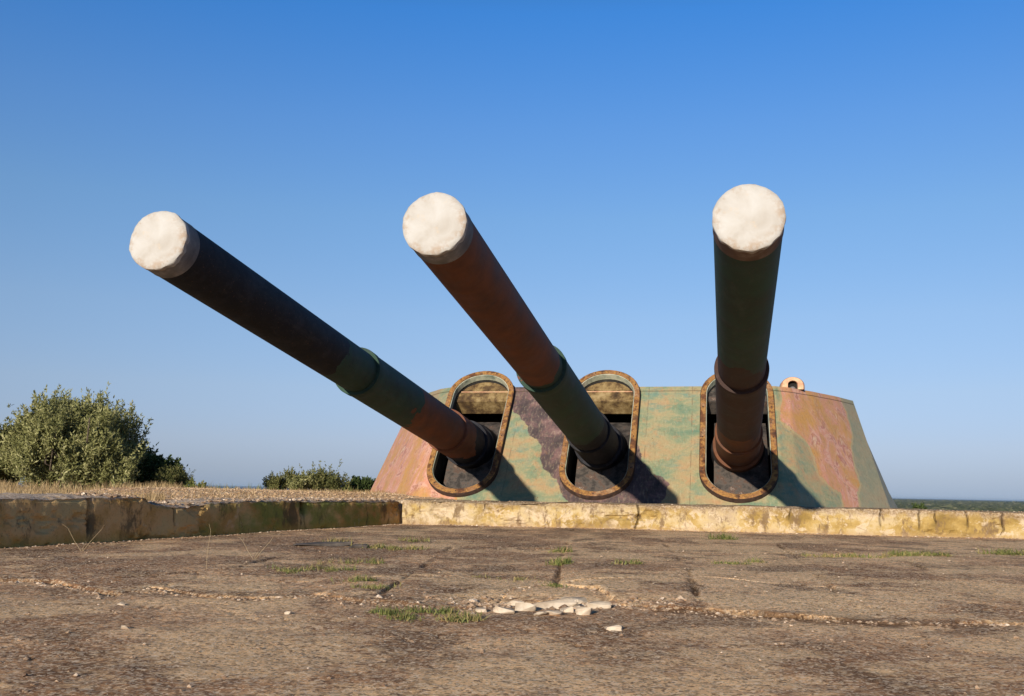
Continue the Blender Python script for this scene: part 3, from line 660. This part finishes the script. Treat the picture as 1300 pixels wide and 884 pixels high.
def leaves(pos, dirn, ln, wd, r):          # rhombic leaf faces
    n = len(pos); dirn = dirn/np.linalg.norm(dirn, axis=1, keepdims=True)
    s = np.cross(dirn, r.normal(size=(n, 3))); s /= np.linalg.norm(s, axis=1, keepdims=True)+1e-9
    ln = np.broadcast_to(ln, n)[:, None]; wd = np.broadcast_to(wd, n)[:, None]
    V = np.stack([pos, pos+dirn*ln*.45+s*wd*.5, pos+dirn*ln, pos+dirn*ln*.45-s*wd*.5], 1).reshape(-1, 3)
    return V, np.arange(4*n).reshape(n, 4)
def tube(pts, r0, r1, seg=5):
    pts = np.array(pts, float); V = []; F_ = []; n = len(pts)
    for i, q in enumerate(pts):
        d = pts[min(i+1, n-1)]-pts[max(i-1, 0)]; d = d/(np.linalg.norm(d)+1e-9); a = np.cross(d, [.3, .9, .2]); a /= np.linalg.norm(a); b = np.cross(d, a); r = r0+(r1-r0)*i/(n-1)
        for j in range(seg): t = 2*PI*j/seg; V.append(q+r*(math.cos(t)*a+math.sin(t)*b))
    F_ = [(i*seg+j, i*seg+(j+1) % seg, (i+1)*seg+(j+1) % seg, (i+1)*seg+j) for i in range(n-1) for j in range(seg)]
    return np.array(V), np.array(F_)
def join(parts):
    V = []; F_ = []; o = 0
    for v, f in parts: V.append(v); F_.append(f+o); o += len(v)
    return np.concatenate(V), np.concatenate(F_)
def bush(name, label, cat, loc, rx, ry, h, nsh, per, ll, lw, mat, seed, shootlen=.35, up=.8, lobes=9, group=None, spike=.0, flat=.0, open_=.0):
    r = np.random.default_rng(seed); t = thing(name, label, cat, loc, 0, group)
    # lobes: clumps of shoots around branch ends
    br = []; cl = []
    for i in range(lobes):
        a = r.uniform(0, 2*PI); rad = math.sqrt(r.random())*.82; c = np.array([rx*rad*math.cos(a), ry*rad*math.sin(a), 0.])
        top = h*math.sqrt(max(0.05, 1-(rad*.92)**2))*r.uniform(.8, 1.02); c[2] = top*r.uniform(.16, .80)
        cl.append((c, r.uniform(.26, .42)*min(rx, h), top))
        p0 = np.array([r.normal()*.12*rx, r.normal()*.12*ry, -.05]); m_ = (p0+c)/2+np.array([r.normal()*.1, r.normal()*.1, .1*h])
        br.append(tube([p0, p0*.6+m_*.4+[0, 0, .05*h], m_, c, c+np.array([r.normal()*.1, r.normal()*.1, .22*h])], .035*h*.6, .006*h))
    V, F_ = join(br); mesh_np('trunk', V, F_, M['bark'], t, True)
    roots = []; dirs = []
    k = 0
    while k < nsh:
        c, rr_, top = cl[r.integers(len(cl))]
        d = r.normal(size=3); d /= np.linalg.norm(d); q = c+d*rr_*(r.random()**.40)*np.array([1, 1, 1.15])
        if q[2] < .02*h or q[2] > h*1.0: continue
        e = (q[0]/rx)**2+(q[1]/ry)**2+(q[2]/h)**2
        if e > 1.12: continue
        if open_ and fbm((q[None]+seed)*(2.2/h*1.4), 2)[0] < -.25*open_+(-.1): continue
        out = np.array([q[0]/rx, q[1]/ry, .35*q[2]/h]); roots.append(q); dirs.append(out*.55*(1-up)+d*.30+np.array([0, 0, up])); k += 1
    roots = np.array(roots); dirs = np.array(dirs); dirs /= np.linalg.norm(dirs, axis=1, keepdims=True)
    sl = shootlen*r.uniform(.55, 1.35, nsh)*(1+spike*(r.random(nsh) < .12))
    tt = r.random((nsh, per))**.8; P_ = roots[:, None]+dirs[:, None]*(tt*sl[:, None])[..., None]+r.normal(size=(nsh, per, 3))*(.12*shootlen*(1.05-tt))[..., None]
    D_ = dirs[:, None]*.9+r.normal(size=(nsh, per, 3))*.75
    V, F_ = leaves(P_.reshape(-1, 3), D_.reshape(-1, 3), ll*r.uniform(.6, 1.3, nsh*per), lw*r.uniform(.7, 1.3, nsh*per), r)
    tone = np.clip(r.normal(.42, .17, (nsh, 1))+r.normal(0, .13, (nsh, per)), 0, 1)
    if V[:, 2].min() < -.02: V[:, 2] = np.maximum(V[:, 2], -.02)
    mesh_np('foliage', V, F_, mat, t, False, dict(tone=np.repeat(tone.ravel(), 4)))
    return t
def gz(x, y): return float(ground_z(np.array([x]), np.array([y]))[0])
def place(px, Y): q = at(px, 620, Y); return (q[0], Y, gz(q[0], Y)-.02)
bush('shrub', 'large silvery olive green shrub with upright shoots behind the left parapet', 'shrub', place(101, 27), 1.90, 1.7, 2.72, 6400, 25, .105, .034, M['olive'], 11, .40, .78, 46, spike=.7, open_=.30)
bush('shrub', 'big dark green shrub cut off by the left edge of the photo', 'shrub', place(-26, 27.6), 1.25, 1.5, 2.35, 2200, 24, .10, .042, M['scrub'], 12, .36, .7, 12, spike=.5)
bush('shrub', 'glossy deep green shrub sheltering against the right side of the large silvery shrub', 'shrub', place(176, 28.5), 1.15, 1.0, 1.15, 1300, 26, .085, .050, M['deep'], 13, .26, .5, 12)
bush('shrub', 'low brownish green shrub tapering off at the right end of the shrub clump', 'shrub', place(216, 28), .52, .6, .62, 300, 22, .055, .022, M['scrub'], 14, .22, .6, 6, spike=.4)
bush('shrub', 'tiny yellow green bush standing alone before the strip of sea', 'shrub', place(252, 27), .28, .3, .32, 130, 20, .05, .025, M['green'], 15, .15, .5, 4)
bush('shrub', 'loose mid green bush at the left end of the far hedge of bushes', 'shrub', place(358, 34),   .62, .6, .58, 330, 22, .07, .035, M['scrub'], 16, .25, .6, 6, spike=.6)
bush('shrub', 'tallest spiky green bush near the middle of the far bushes', 'shrub', place(412, 33.5), .72, .6, .66, 460, 22, .08, .03, M['scrub'], 17, .34, .7, 8, spike=.8)
bush('shrub', 'pale low bush filling the gap between the two taller far bushes', 'shrub', place(384, 33), .45, .5, .52, 200, 22, .07, .03, M['olive'], 18, .22, .6, 5, spike=.6)
bush('shrub', 'small rounded dark bush touching the left foot of the turret', 'shrub', place(463, 35), .62, .6, .50, 420, 24, .08, .05, M['deep'], 19, .2, .35, 8)
bush('shrub', 'small bright green sprig growing behind the right end of the yellow parapet', 'shrub', (*at(1172, 640, 14.5)[:2], .16), .17, .1, .33, 90, 14, .04, .022, M['deep'], 20, .07, .5, 3)
# thin dry stalks on top of the bank
def blades(name, P0, hgt, wid, mat, seed, lean=.35, kind='stuff', curve=.25, tone=(.5, .25), label=None, cat=None, parent=None):
    r = np.random.default_rng(seed); n = len(P0); a = r.uniform(0, 2*PI, n); l = r.normal(0, lean, n)
    H = hgt*r.uniform(.2, 1.3, n); d = np.stack([np.cos(a)*l, np.sin(a)*l, np.ones(n)], 1); d /= np.linalg.norm(d, axis=1, keepdims=True)
    c = r.uniform(0, 2*PI, n); s = np.stack([np.cos(c), np.sin(c), 0*c], 1)*(wid*r.uniform(.6, 1.4, n))[:, None]/2
    m_ = P0+d*(H*.55)[:, None]; e = P0+d*H[:, None]+np.stack([np.cos(a), np.sin(a), -.35+0*a], 1)*(H*curve*r.uniform(.3, 1, n))[:, None]
    V = np.stack([P0-s, P0+s, m_+s*.7, m_-s*.7, e+s*.12, e-s*.12], 1).reshape(-1, 3); i = np.arange(n)*6
    F_ = np.concatenate([np.stack([i, i+1, i+2, i+3], 1), np.stack([i+3, i+2, i+4, i+5], 1)])
    t = np.clip(r.normal(tone[0], tone[1], n), 0, 1)
    o = mesh_np(name, V, F_, mat, parent, False, dict(tone=np.repeat(t, 6)))
    if kind: o['kind'] = kind
    if label: tag(o, label, cat)
    return o
r = np.random.default_rng(5)
# dry grass behind the left parapet: a belt from behind the wall out to the shrubs
def belt(n, y0, y1, x0f, x1f, dens=None):
    Y = r.uniform(y0, y1, n); X = x0f(Y)+(x1f(Y)-x0f(Y))*r.random(n); k = fbm(P3(X*.7, Y*.7, 4.), 3)+r.normal(0, .25, n) > -.12
    X, Y = X[k], Y[k]; return np.stack([X, Y, ground_z(X, Y)-.005], 1)
P0 = belt(26000, 9, 30, lambda y: -.62*y, lambda y: np.minimum(lwx(np.minimum(y, 14.6))-.55, -.345*y))
blades('dry_grass', P0, .12, .010, M['dryg'], 31, .3)
P0 = belt(9000, 23, 28, lambda y: -.60*y, lambda y: -.33*y); blades('dry_grass', P0, .26, .014, M['dryg'], 32, .25)
P0 = belt(8000, 15, 22, lambda y: -.36*y, lambda y: -.10*y); blades('dry_grass', P0, .065, .010, M['dryg'], 33, .35)
# thin scrub sprigs on the skyline above the bank
P0 = np.concatenate([np.stack([r.normal(at(px, 618, 20)[0], .10, 60), r.normal(20, .2, 60), np.zeros(60)], 1) for px in (273, 291, 328, 345, 447)]); P0[:, 2] = ground_z(P0[:, 0], P0[:, 1])
blades('green_stalks', P0, .17, .010, M['green'], 34, .3)

# ---- stones: gravel on the bank and the walls (uncountable), then the broken lumps one by one
def stone_bm(sz, seed, flat=.6):
    r = random.Random(seed); bm = bmesh.new()
    for _ in range(17):
        q = Vector((r.uniform(-1, 1), r.uniform(-1, 1), r.uniform(-1, 1))); m_ = max(abs(q.x), abs(q.y), abs(q.z)); q /= m_/r.uniform(.82, 1.)
        bm.verts.new(q)
    h = bmesh.ops.convex_hull(bm, input=bm.verts[:]); bmesh.ops.delete(bm, geom=[g for g in h['geom_interior'] if isinstance(g, bmesh.types.BMVert)], context='VERTS')
    bmesh.ops.bevel(bm, geom=bm.edges[:], offset=.07, segments=1, affect='EDGES')
    bmesh.ops.triangulate(bm, faces=bm.faces[:]); bmesh.ops.subdivide_edges(bm, edges=bm.edges[:], cuts=1)
    for v in bm.verts: v.co *= 1+r.uniform(-.045, .045)
    for v in bm.verts: v.co = Vector((v.co.x*sz[0], v.co.y*sz[1], v.co.z*sz[2]))
    return bm
def pebbles(name, P0, smin, smax, mat, seed, flat=.6):
    r = np.random.default_rng(seed); base = np.array([(1, 0, 0), (-1, 0, 0), (0, 1, 0), (0, -1, 0), (0, 0, 1), (0, 0, -.6), (.6, .6, .5), (-.6, .6, .4), (.6, -.6, .45), (-.6, -.6, .5)], float)
    fc = [(4, 6, 2, 7), (4, 7, 1, 9), (4, 9, 3, 8), (4, 8, 0, 6), (5, 2, 6, 0), (5, 1, 7, 2), (5, 3, 9, 1), (5, 0, 8, 3)]
    n = len(P0); sz = smin+(smax-smin)*r.random(n)**3; a = r.uniform(0, 6.28, n); B = base[None]*(1+r.normal(0, .18, (n, 10, 3)))*np.array([1, .8, flat])
    c, s_ = np.cos(a)[:, None], np.sin(a)[:, None]; X = B[..., 0]*c-B[..., 1]*s_; Y = B[..., 0]*s_+B[..., 1]*c
    V = (np.stack([X, Y, B[..., 2]], -1)*sz[:, None, None]+P0[:, None]).reshape(-1, 3)
    F_ = (np.array(fc)[None]+(np.arange(n)*10)[:, None, None]).reshape(-1, 4)
    t = np.clip(r.normal(.5, .28, n), 0, 1)
    return struct(mesh_np(name, V, F_, mat, None, False, dict(tone=np.repeat(t, 10))), 'stuff')
def mat_stone(name, st):
    n = N(name); c = n.ramp(n.attr('tone'), st); f = n.noise(60, det=4)
    return n.out(n.mix(n.step(f, .5, .7), c, (.30, .23, .17)), .9, n.bump(f, .5, .005), spec=.1)
M['gravel'] = mat_stone('pale_gravel', [(0, (.20, .125, .08)), (.6, (.42, .30, .20)), (1, (.72, .60, .47))])
M['bankst'] = mat_stone('tan_bank_gravel', [(0, (.26, .155, .085)), (.5, (.50, .34, .20)), (1, (.68, .53, .36))])
M['chunk'] = mat_simple('broken_concrete', [(.3, (.24, .175, .12)), (.5, (.43, .35, .26)), (.7, (.58, .50, .40))], 9, .92, .7, .01)
n_ = 17000; X = r.uniform(-8.2, -.6, n_); Y = r.uniform(14.6, 19.5, n_); k = (X < lwx(np.minimum(Y, 14.6))-.45) | (Y > 15.2); X, Y = X[k], Y[k]
pebbles('bank_gravel', np.stack([X, Y, ground_z(X, Y)], 1), .008, .034, M['bankst'], 41)
# crumbs along the tops of the parapets
s = r.uniform(0, 13.5, 2600); off = r.uniform(.02, .40, 2600); d = (LW1-LW0)/np.hypot(*(LW1-LW0)); nb = np.array([d[1], -d[0]]); q = LW0+s[:, None]*d+off[:, None]*nb
k = s < 6.2; pebbles('wall_rubble', np.concatenate([q, hl(s)[:, None]+.020*off[:, None]/.4-.004], 1)[k], .008, .034, M['gravel'], 42)
s = r.uniform(0, 12, 1500); off = r.uniform(.03, .42, 1500); d = (FW1-FW0)/np.hypot(*(FW1-FW0)); nb = np.array([-d[1], d[0]]); q = FW0+s[:, None]*d+off[:, None]*nb
pebbles('wall_rubble', np.concatenate([q, np.full((1500, 1), .352)], 1), .005, .022, M['gravel'], 43)
# pebbles on the terrace
def tz(x, y): return terr(np.atleast_1d(x).astype(float), np.atleast_1d(y).astype(float))[0]
Y = 2.4*np.exp(r.random(2600)**.6*1.75); X = Y*r.uniform(-.56, .62, 2600); k = (X > lwx(Y)+.05) & (Y < fwy(X)-.03); X, Y = X[k], Y[k]
pebbles('loose_pebbles', np.stack([X, Y, tz(X, Y)+.001], 1), .002, .011, M['gravel'], 44)
X = r.uniform(FIS[1, 0], FIS[-2, 0], 1000); Y = np.interp(X, FIS[:, 0], FIS[:, 1])-np.abs(r.normal(0, .07, 1000)); pebbles('fissure_crumbs', np.stack([X, Y, tz(X, Y)], 1), .003, .017, M['gravel'], 45)
g_ = gp(706, 766); X = r.normal(g_[0], .27, 900); Y = r.normal(g_[1], .11, 900); pebbles('rubble_pieces', np.stack([X[:130], Y[:130]-.01, tz(X[:130], Y[:130]-.01)+.002], 1), .010, .036, M['gravel'], 49); pebbles('rubble_crumbs', np.stack([X, Y, tz(X, Y)], 1), .003, .018, M['gravel'], 46)
s = r.uniform(0, 9, 1300); q = FW0+s[:, None]*d-nb*np.abs(r.normal(0, .07, 1300))[:, None]; pebbles('foot_rubble', np.stack([q[:, 0], q[:, 1], tz(q[:, 0], q[:, 1])], 1), .005, .022, M['gravel'], 47)
dl = (LW1-LW0)/np.hypot(*(LW1-LW0)); nl = np.array([-dl[1], dl[0]]); s = r.uniform(0, 9, 1000); q = LW0+s[:, None]*dl+nl*np.abs(r.normal(0, .06, 1000))[:, None]; pebbles('foot_rubble', np.stack([q[:, 0], q[:, 1], tz(q[:, 0], q[:, 1])], 1), .004, .018, M['gravel'], 48)
chunks = [(704, 765, .105, .045, .030, 'longest pale lump of broken concrete in the middle of the rubble heap'), (668, 769, .050, .038, .024, 'rounded pale concrete lump left of the longest lump in the heap'),
 (720, 771, .034, .024, .018, 'small square concrete lump just right of the longest lump in the heap'), (742, 774, .038, .030, .026, 'blocky grey concrete lump at the right end of the rubble heap'),
 (703, 775, .042, .022, .014, 'small flat concrete piece in front of the longest lump in the heap'), (686, 776, .030, .020, .012, 'thin whitish flake lying front left of the rubble heap'),
 (611, 771, .026, .020, .014, 'white stone at the left edge of the rubble beside green grass'), (640, 772, .050, .030, .016, 'tan slab fragment on the left slope of the rubble heap'),
 (655, 761, .045, .030, .020, 'tan fragment leaning on the slab edge at the back left of the rubble heap'), (728, 758, .070, .045, .024, 'broad pale fragment wedged under the slab edge behind the blocky lump'),
 (760, 766, .060, .035, .022, 'tan crumbling fragment at the far right behind the rubble heap'), (776, 792, .048, .030, .014, 'lone flat stone on the near slab at the lower right of the rubble'),
 (155, 761, .020, .014, .010, 'small white stone before the open crack on the left'), (366, 773, .014, .012, .009, 'pebble sized white stone near the left crack below the front slab edge'),
 (160, 791, .016, .012, .010, 'small white stone at the bottom left of the terrace')]
for i, (px, py, a, b, c, lab) in enumerate(chunks):
    g_ = gp(px, py, .02); o = obj('concrete_chunk', stone_bm((a, b, c), 100+i), M['chunk']); zz = float(tz(g_[0], g_[1])[0])
    o.location = (g_[0], g_[1], zz+c*.35); o.rotation_euler = (random.uniform(-.2, .2), random.uniform(-.15, .15), random.uniform(-.3, .3)); tag(o, lab, 'rubble', 'lumps of broken concrete')
# two tilted slab shards near the left parapet
n = N('dark_slab'); M['slab'] = n.out(n.ramp(n.noise(12, det=5), [(.3, (.05, .045, .042)), (.7, (.13, .11, .095))]), .9)
for px, py, a, b, c, lab in [(410, 693, .30, .09, .022, 'long dark concrete shard lying before the left parapet'), (455, 696, .10, .05, .02, 'short dark concrete shard beside the longer shard')]:
    g_ = gp(px, py); bm = stone_bm((a, b, c), int(px)); o = obj('slab_shard', bm, M['slab']); o.location = (g_[0], g_[1], float(tz(g_[0], g_[1])[0])+c*.6); o.rotation_euler = (.05, -.06, .25); tag(o, lab, 'rubble', 'dark shards of slab')

# ---- weeds in the joints, each clump a thing
weeds = [(377, 724, .16, .045, 160, .3, 'small silvery green weed on bare slab below the dark shards'), (430, 722, .20, .06, 260, .4, 'spreading green weed along a joint left of centre'), (447, 714, .15, .07, 180, .4, 'green weed just behind the spreading one left of centre'),
 (434, 690, .14, .11, 160, .6, 'yellow green grass tuft beside the long dark shard'), (481, 694, .22, .06, 220, .5, 'low weed patch right of the short dark shard'), (520, 697, .16, .06, 160, .5, 'low weed patch near the pale slab spot'),
 (528, 686, .10, .08, 90, .6, 'thin grass tuft before the corner of the parapets'), (452, 740, .10, .05, 160, .4, 'green weed beside the crack left of the bright grass'), (478, 748, .12, .04, 160, .5, 'creeping weed between the slab edge and the bright grass'),
 (535, 778, .15, .050, 420, .2, 'brightest green grass tuft in the foreground crack'), (578, 783, .13, .045, 300, .6, 'yellowing grass tuft right of the brightest green one'), (512, 783, .08, .04, 120, .3, 'small green tuft at the left end of the foreground grass'),
 (708, 716, .09, .07, 190, .3, 'green weed standing in the joint that runs to the yellow wall'), (716, 700, .08, .08, 120, .4, 'taller weed farther along the joint that runs to the yellow wall'), (706, 742, .06, .03, 150, .2, 'rosette of green leaves at the near end of the joint by the rubble'),
 (800, 717, .07, .05, 110, .4, 'small weed on the slab right of the joint'), (921, 683, .12, .13, 160, .0, 'vivid green plant at the foot of the yellow wall'), (929, 714, .12, .04, 130, .3, 'low green tuft in the pale slab right of centre'), (958, 712, .06, .06, 60, .4, 'tiny tuft next to the low one in the pale slab'),
 (1090, 706, .30, .06, 260, .6, 'dull green grass strip along the far joint on the right'), (1150, 704, .32, .07, 380, .4, 'long green grass strip along the far joint on the right'), (1190, 704, .18, .07, 200, .4, 'grass clump ending the long strip on the right'),
 (1285, 703, .22, .10, 330, .3, 'bushy green tuft at the right edge of the terrace'), (640, 734, .20, .035, 160, .6, 'sparse short weeds on the slab behind the rubble'), (1045, 706, .15, .05, 110, .6, 'thin dull tuft left of the dull green strip')]
for i, (px, py, sp, hh, nb_, ton, lab) in enumerate(weeds):
    g_ = gp(px, py+2); r2 = np.random.default_rng(300+i); n_ = nb_; nc = max(3, int(6+sp*40)); cx_ = r2.normal(0, sp*.55, nc); cy_ = r2.normal(0, .035+sp*.16, nc); pw = r2.random(nc)**2+.05; ci = r2.choice(nc, n_, p=pw/pw.sum())
    X = cx_[ci]+r2.normal(0, .016+.02*(g_[1]/12), n_); Y = cy_[ci]+r2.normal(0, .018, n_)
    zz = tz(g_[0]+X, g_[1]+Y)
    P0 = np.stack([X, Y, zz], 1)
    o = blades('grass_tuft', P0, hh*.72, .005 if g_[1] < 7 else .009, M['green'], 400+i, 1.1, None, .55, (.35+ton*.6, .22)); o.location = (g_[0], g_[1], 0)
    tag(o, lab, 'grass tuft', 'weeds in the cracks of the terrace')
for px, py, hh, lab in [(323, 710, .16, 'dry stalk forking in two on the left part of the terrace'), (262, 722, .28, 'single thin dry stem standing on the left part of the terrace'), (104, 700, .20, 'dry forked stalk by the foot of the left parapet'), (889, 684, .16, 'thin brown stem by the foot of the yellow wall')]:
    g_ = gp(px, py); z0 = float(tz(g_[0], g_[1])[0]); r2 = np.random.default_rng(int(px)); parts = []
    nst = 1 if 'single' in lab or 'thin brown' in lab else 3
    for q in range(nst):
        a = 0 if nst == 1 else (-.75, .7, .2)[q]; l = hh*(1 if q < 2 else .4)
        parts.append(tube([(0, 0, -.01), (a*l*.4, 0, l*.35), (a*l*.9+.01, .01, l*.85), (a*l*1.1, .0, l)], .0019, .0009, 4))
    V, F_ = join(parts); o = mesh_np('dry_stalk', V, F_, M['dry_stalk'] if 'dry_stalk' in M else M.setdefault('dry_stalk', mat_simple('dry_stalk', [(.3, (.25, .18, .10)), (.7, (.42, .33, .20))], 9, .9, 0)), None, True)
    o.location = (g_[0], g_[1], z0); tag(o, lab, 'dry stalk', 'dry stalks on the terrace')

# ------------------------------------------------------------------ far forest on the plain
r = np.random.default_rng(77); n_ = 30000
az = r.uniform(-.10, .62, n_); rr = 260*np.exp(r.random(n_)*3.1); X, Y = rr*np.sin(az), rr*np.cos(az); k = fbm(P3(X*.004, Y*.011, 5.), 4)+r.normal(0, .1, n_) > -.14; X, Y, rr = X[k], Y[k], rr[k]
Zg = ground_z(X, Y); base = np.array([(1, 0, .45), (.5, .87, .4), (-.5, .87, .5), (-1, 0, .4), (-.5, -.87, .5), (.5, -.87, .45), (.3, .1, 1.), (-.35, .0, .92), (0, 0, -.1)])
n_ = len(X); sz = r.uniform(2.2, 4.5, n_)*(1+rr/3500); B = base[None]*(1+r.normal(0, .2, (n_, 9, 3)))*np.stack([sz*r.uniform(.8, 2., n_), sz, sz*.8], 1)[:, None]
V = (B+np.stack([X, Y, Zg], 1)[:, None]).reshape(-1, 3)
fc = np.array([(0, 1, 6), (1, 2, 7), (2, 3, 7), (3, 4, 7), (4, 5, 6), (5, 0, 6), (1, 7, 6), (4, 6, 7), (0, 8, 1), (1, 8, 2), (2, 8, 3), (3, 8, 4), (4, 8, 5), (5, 8, 0)])
F_ = (fc[None]+(np.arange(n_)*9)[:, None, None]).reshape(-1, 3)
M['forest'] = leaf_mat('forest_canopy', [(0, (.028, .038, .018)), (.5, (.060, .070, .034)), (1, (.13, .125, .07))], .9, 0)
fo = mesh_np('far_forest', V, F_, M['forest'], None, False, dict(tone=np.repeat(np.clip(r.normal(.45, .2, n_), 0, 1), 9))); struct(fo, 'stuff')

# ------------------------------------------------------------------ haze
HAZE = 3.2e-5
if HAZE:
    bm = bmesh.new(); bmesh.ops.create_cube(bm, size=1)
    for v in bm.verts: v.co = Vector((v.co.x*90000, v.co.y*90000, v.co.z*60-18.5))   # -48.5 .. 11.5
    for v in bm.verts:
        if v.co.z < 0: v.co.z = -52
    hm = bpy.data.materials.new('haze_air'); hm.use_nodes = True; nt = hm.node_tree; nt.nodes.remove(nt.nodes['Principled BSDF'])
    pv = nt.nodes.new('ShaderNodeVolumePrincipled'); pv.inputs['Color'].default_value = (.62, .80, 1, 1); pv.inputs['Density'].default_value = HAZE; pv.inputs['Anisotropy'].default_value = .1
    nt.links.new(pv.outputs[0], nt.nodes['Material Output'].inputs['Volume'])
    struct(obj('haze', bm, hm), 'stuff')

# ------------------------------------------------------------------ light, sky, camera
SUN_EL, PHI = math.radians(13.05), math.radians(19.4)
sd = Vector((-math.sin(PHI)*math.cos(SUN_EL), -math.cos(PHI)*math.cos(SUN_EL), math.sin(SUN_EL)))
ld = bpy.data.lights.new('sun', 'SUN'); ld.energy = 5.0; ld.angle = math.radians(.53); ld.color = (1, .885, .73)
lo = bpy.data.objects.new('sun', ld); COL.objects.link(lo); lo.rotation_euler = sd.to_track_quat('Z', 'Y').to_euler()
w = bpy.data.worlds.new('World'); S.world = w; w.use_nodes = True; nt = w.node_tree; bg = nt.nodes['Background']
sk = nt.nodes.new('ShaderNodeTexSky'); sk.sky_type = 'NISHITA'; sk.sun_disc = False; sk.sun_elevation = SUN_EL; sk.sun_rotation = PI+PHI
sk.altitude = 0; sk.air_density = 1.0; sk.dust_density = 0; sk.ozone_density = 5
# clear-sky model graded bluer by elevation; sky above view dimmed to cut the fill
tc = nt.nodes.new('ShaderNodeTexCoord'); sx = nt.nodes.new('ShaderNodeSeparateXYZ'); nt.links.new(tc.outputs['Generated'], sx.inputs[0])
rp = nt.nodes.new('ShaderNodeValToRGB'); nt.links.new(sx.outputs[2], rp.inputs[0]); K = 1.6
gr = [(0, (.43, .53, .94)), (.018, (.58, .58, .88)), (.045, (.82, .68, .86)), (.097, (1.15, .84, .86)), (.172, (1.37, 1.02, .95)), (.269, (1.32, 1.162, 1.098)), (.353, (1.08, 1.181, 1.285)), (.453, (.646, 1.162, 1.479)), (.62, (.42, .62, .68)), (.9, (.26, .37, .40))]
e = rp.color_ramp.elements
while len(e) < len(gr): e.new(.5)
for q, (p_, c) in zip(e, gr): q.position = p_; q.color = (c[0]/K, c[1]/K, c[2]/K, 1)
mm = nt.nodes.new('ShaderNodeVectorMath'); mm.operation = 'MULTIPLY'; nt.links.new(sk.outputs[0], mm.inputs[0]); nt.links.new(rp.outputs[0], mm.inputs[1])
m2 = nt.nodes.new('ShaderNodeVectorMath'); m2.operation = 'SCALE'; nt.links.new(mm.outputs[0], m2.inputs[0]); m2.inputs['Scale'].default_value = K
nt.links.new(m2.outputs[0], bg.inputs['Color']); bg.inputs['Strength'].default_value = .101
cd = bpy.data.cameras.new('camera'); cam = bpy.data.objects.new('camera', cd); COL.objects.link(cam)
cd.sensor_width = 36; cd.lens = F/1300*36; cd.clip_start = .05; cd.clip_end = 100000
R, U, Fw = camvec(); cam.matrix_world = Matrix(((R[0], U[0], -Fw[0], 0), (R[1], U[1], -Fw[1], 0), (R[2], U[2], -Fw[2], CAMH), (0, 0, 0, 1)))
S.camera = cam
vs = S.view_settings; vs.view_transform = 'Standard'; vs.look = 'None'; vs.gamma = 1; vs.exposure = .36; vs.use_curve_mapping = False
S.render.engine = 'CYCLES'; S.cycles.use_denoising = True; S.cycles.max_bounces = 6; S.cycles.volume_bounces = 0
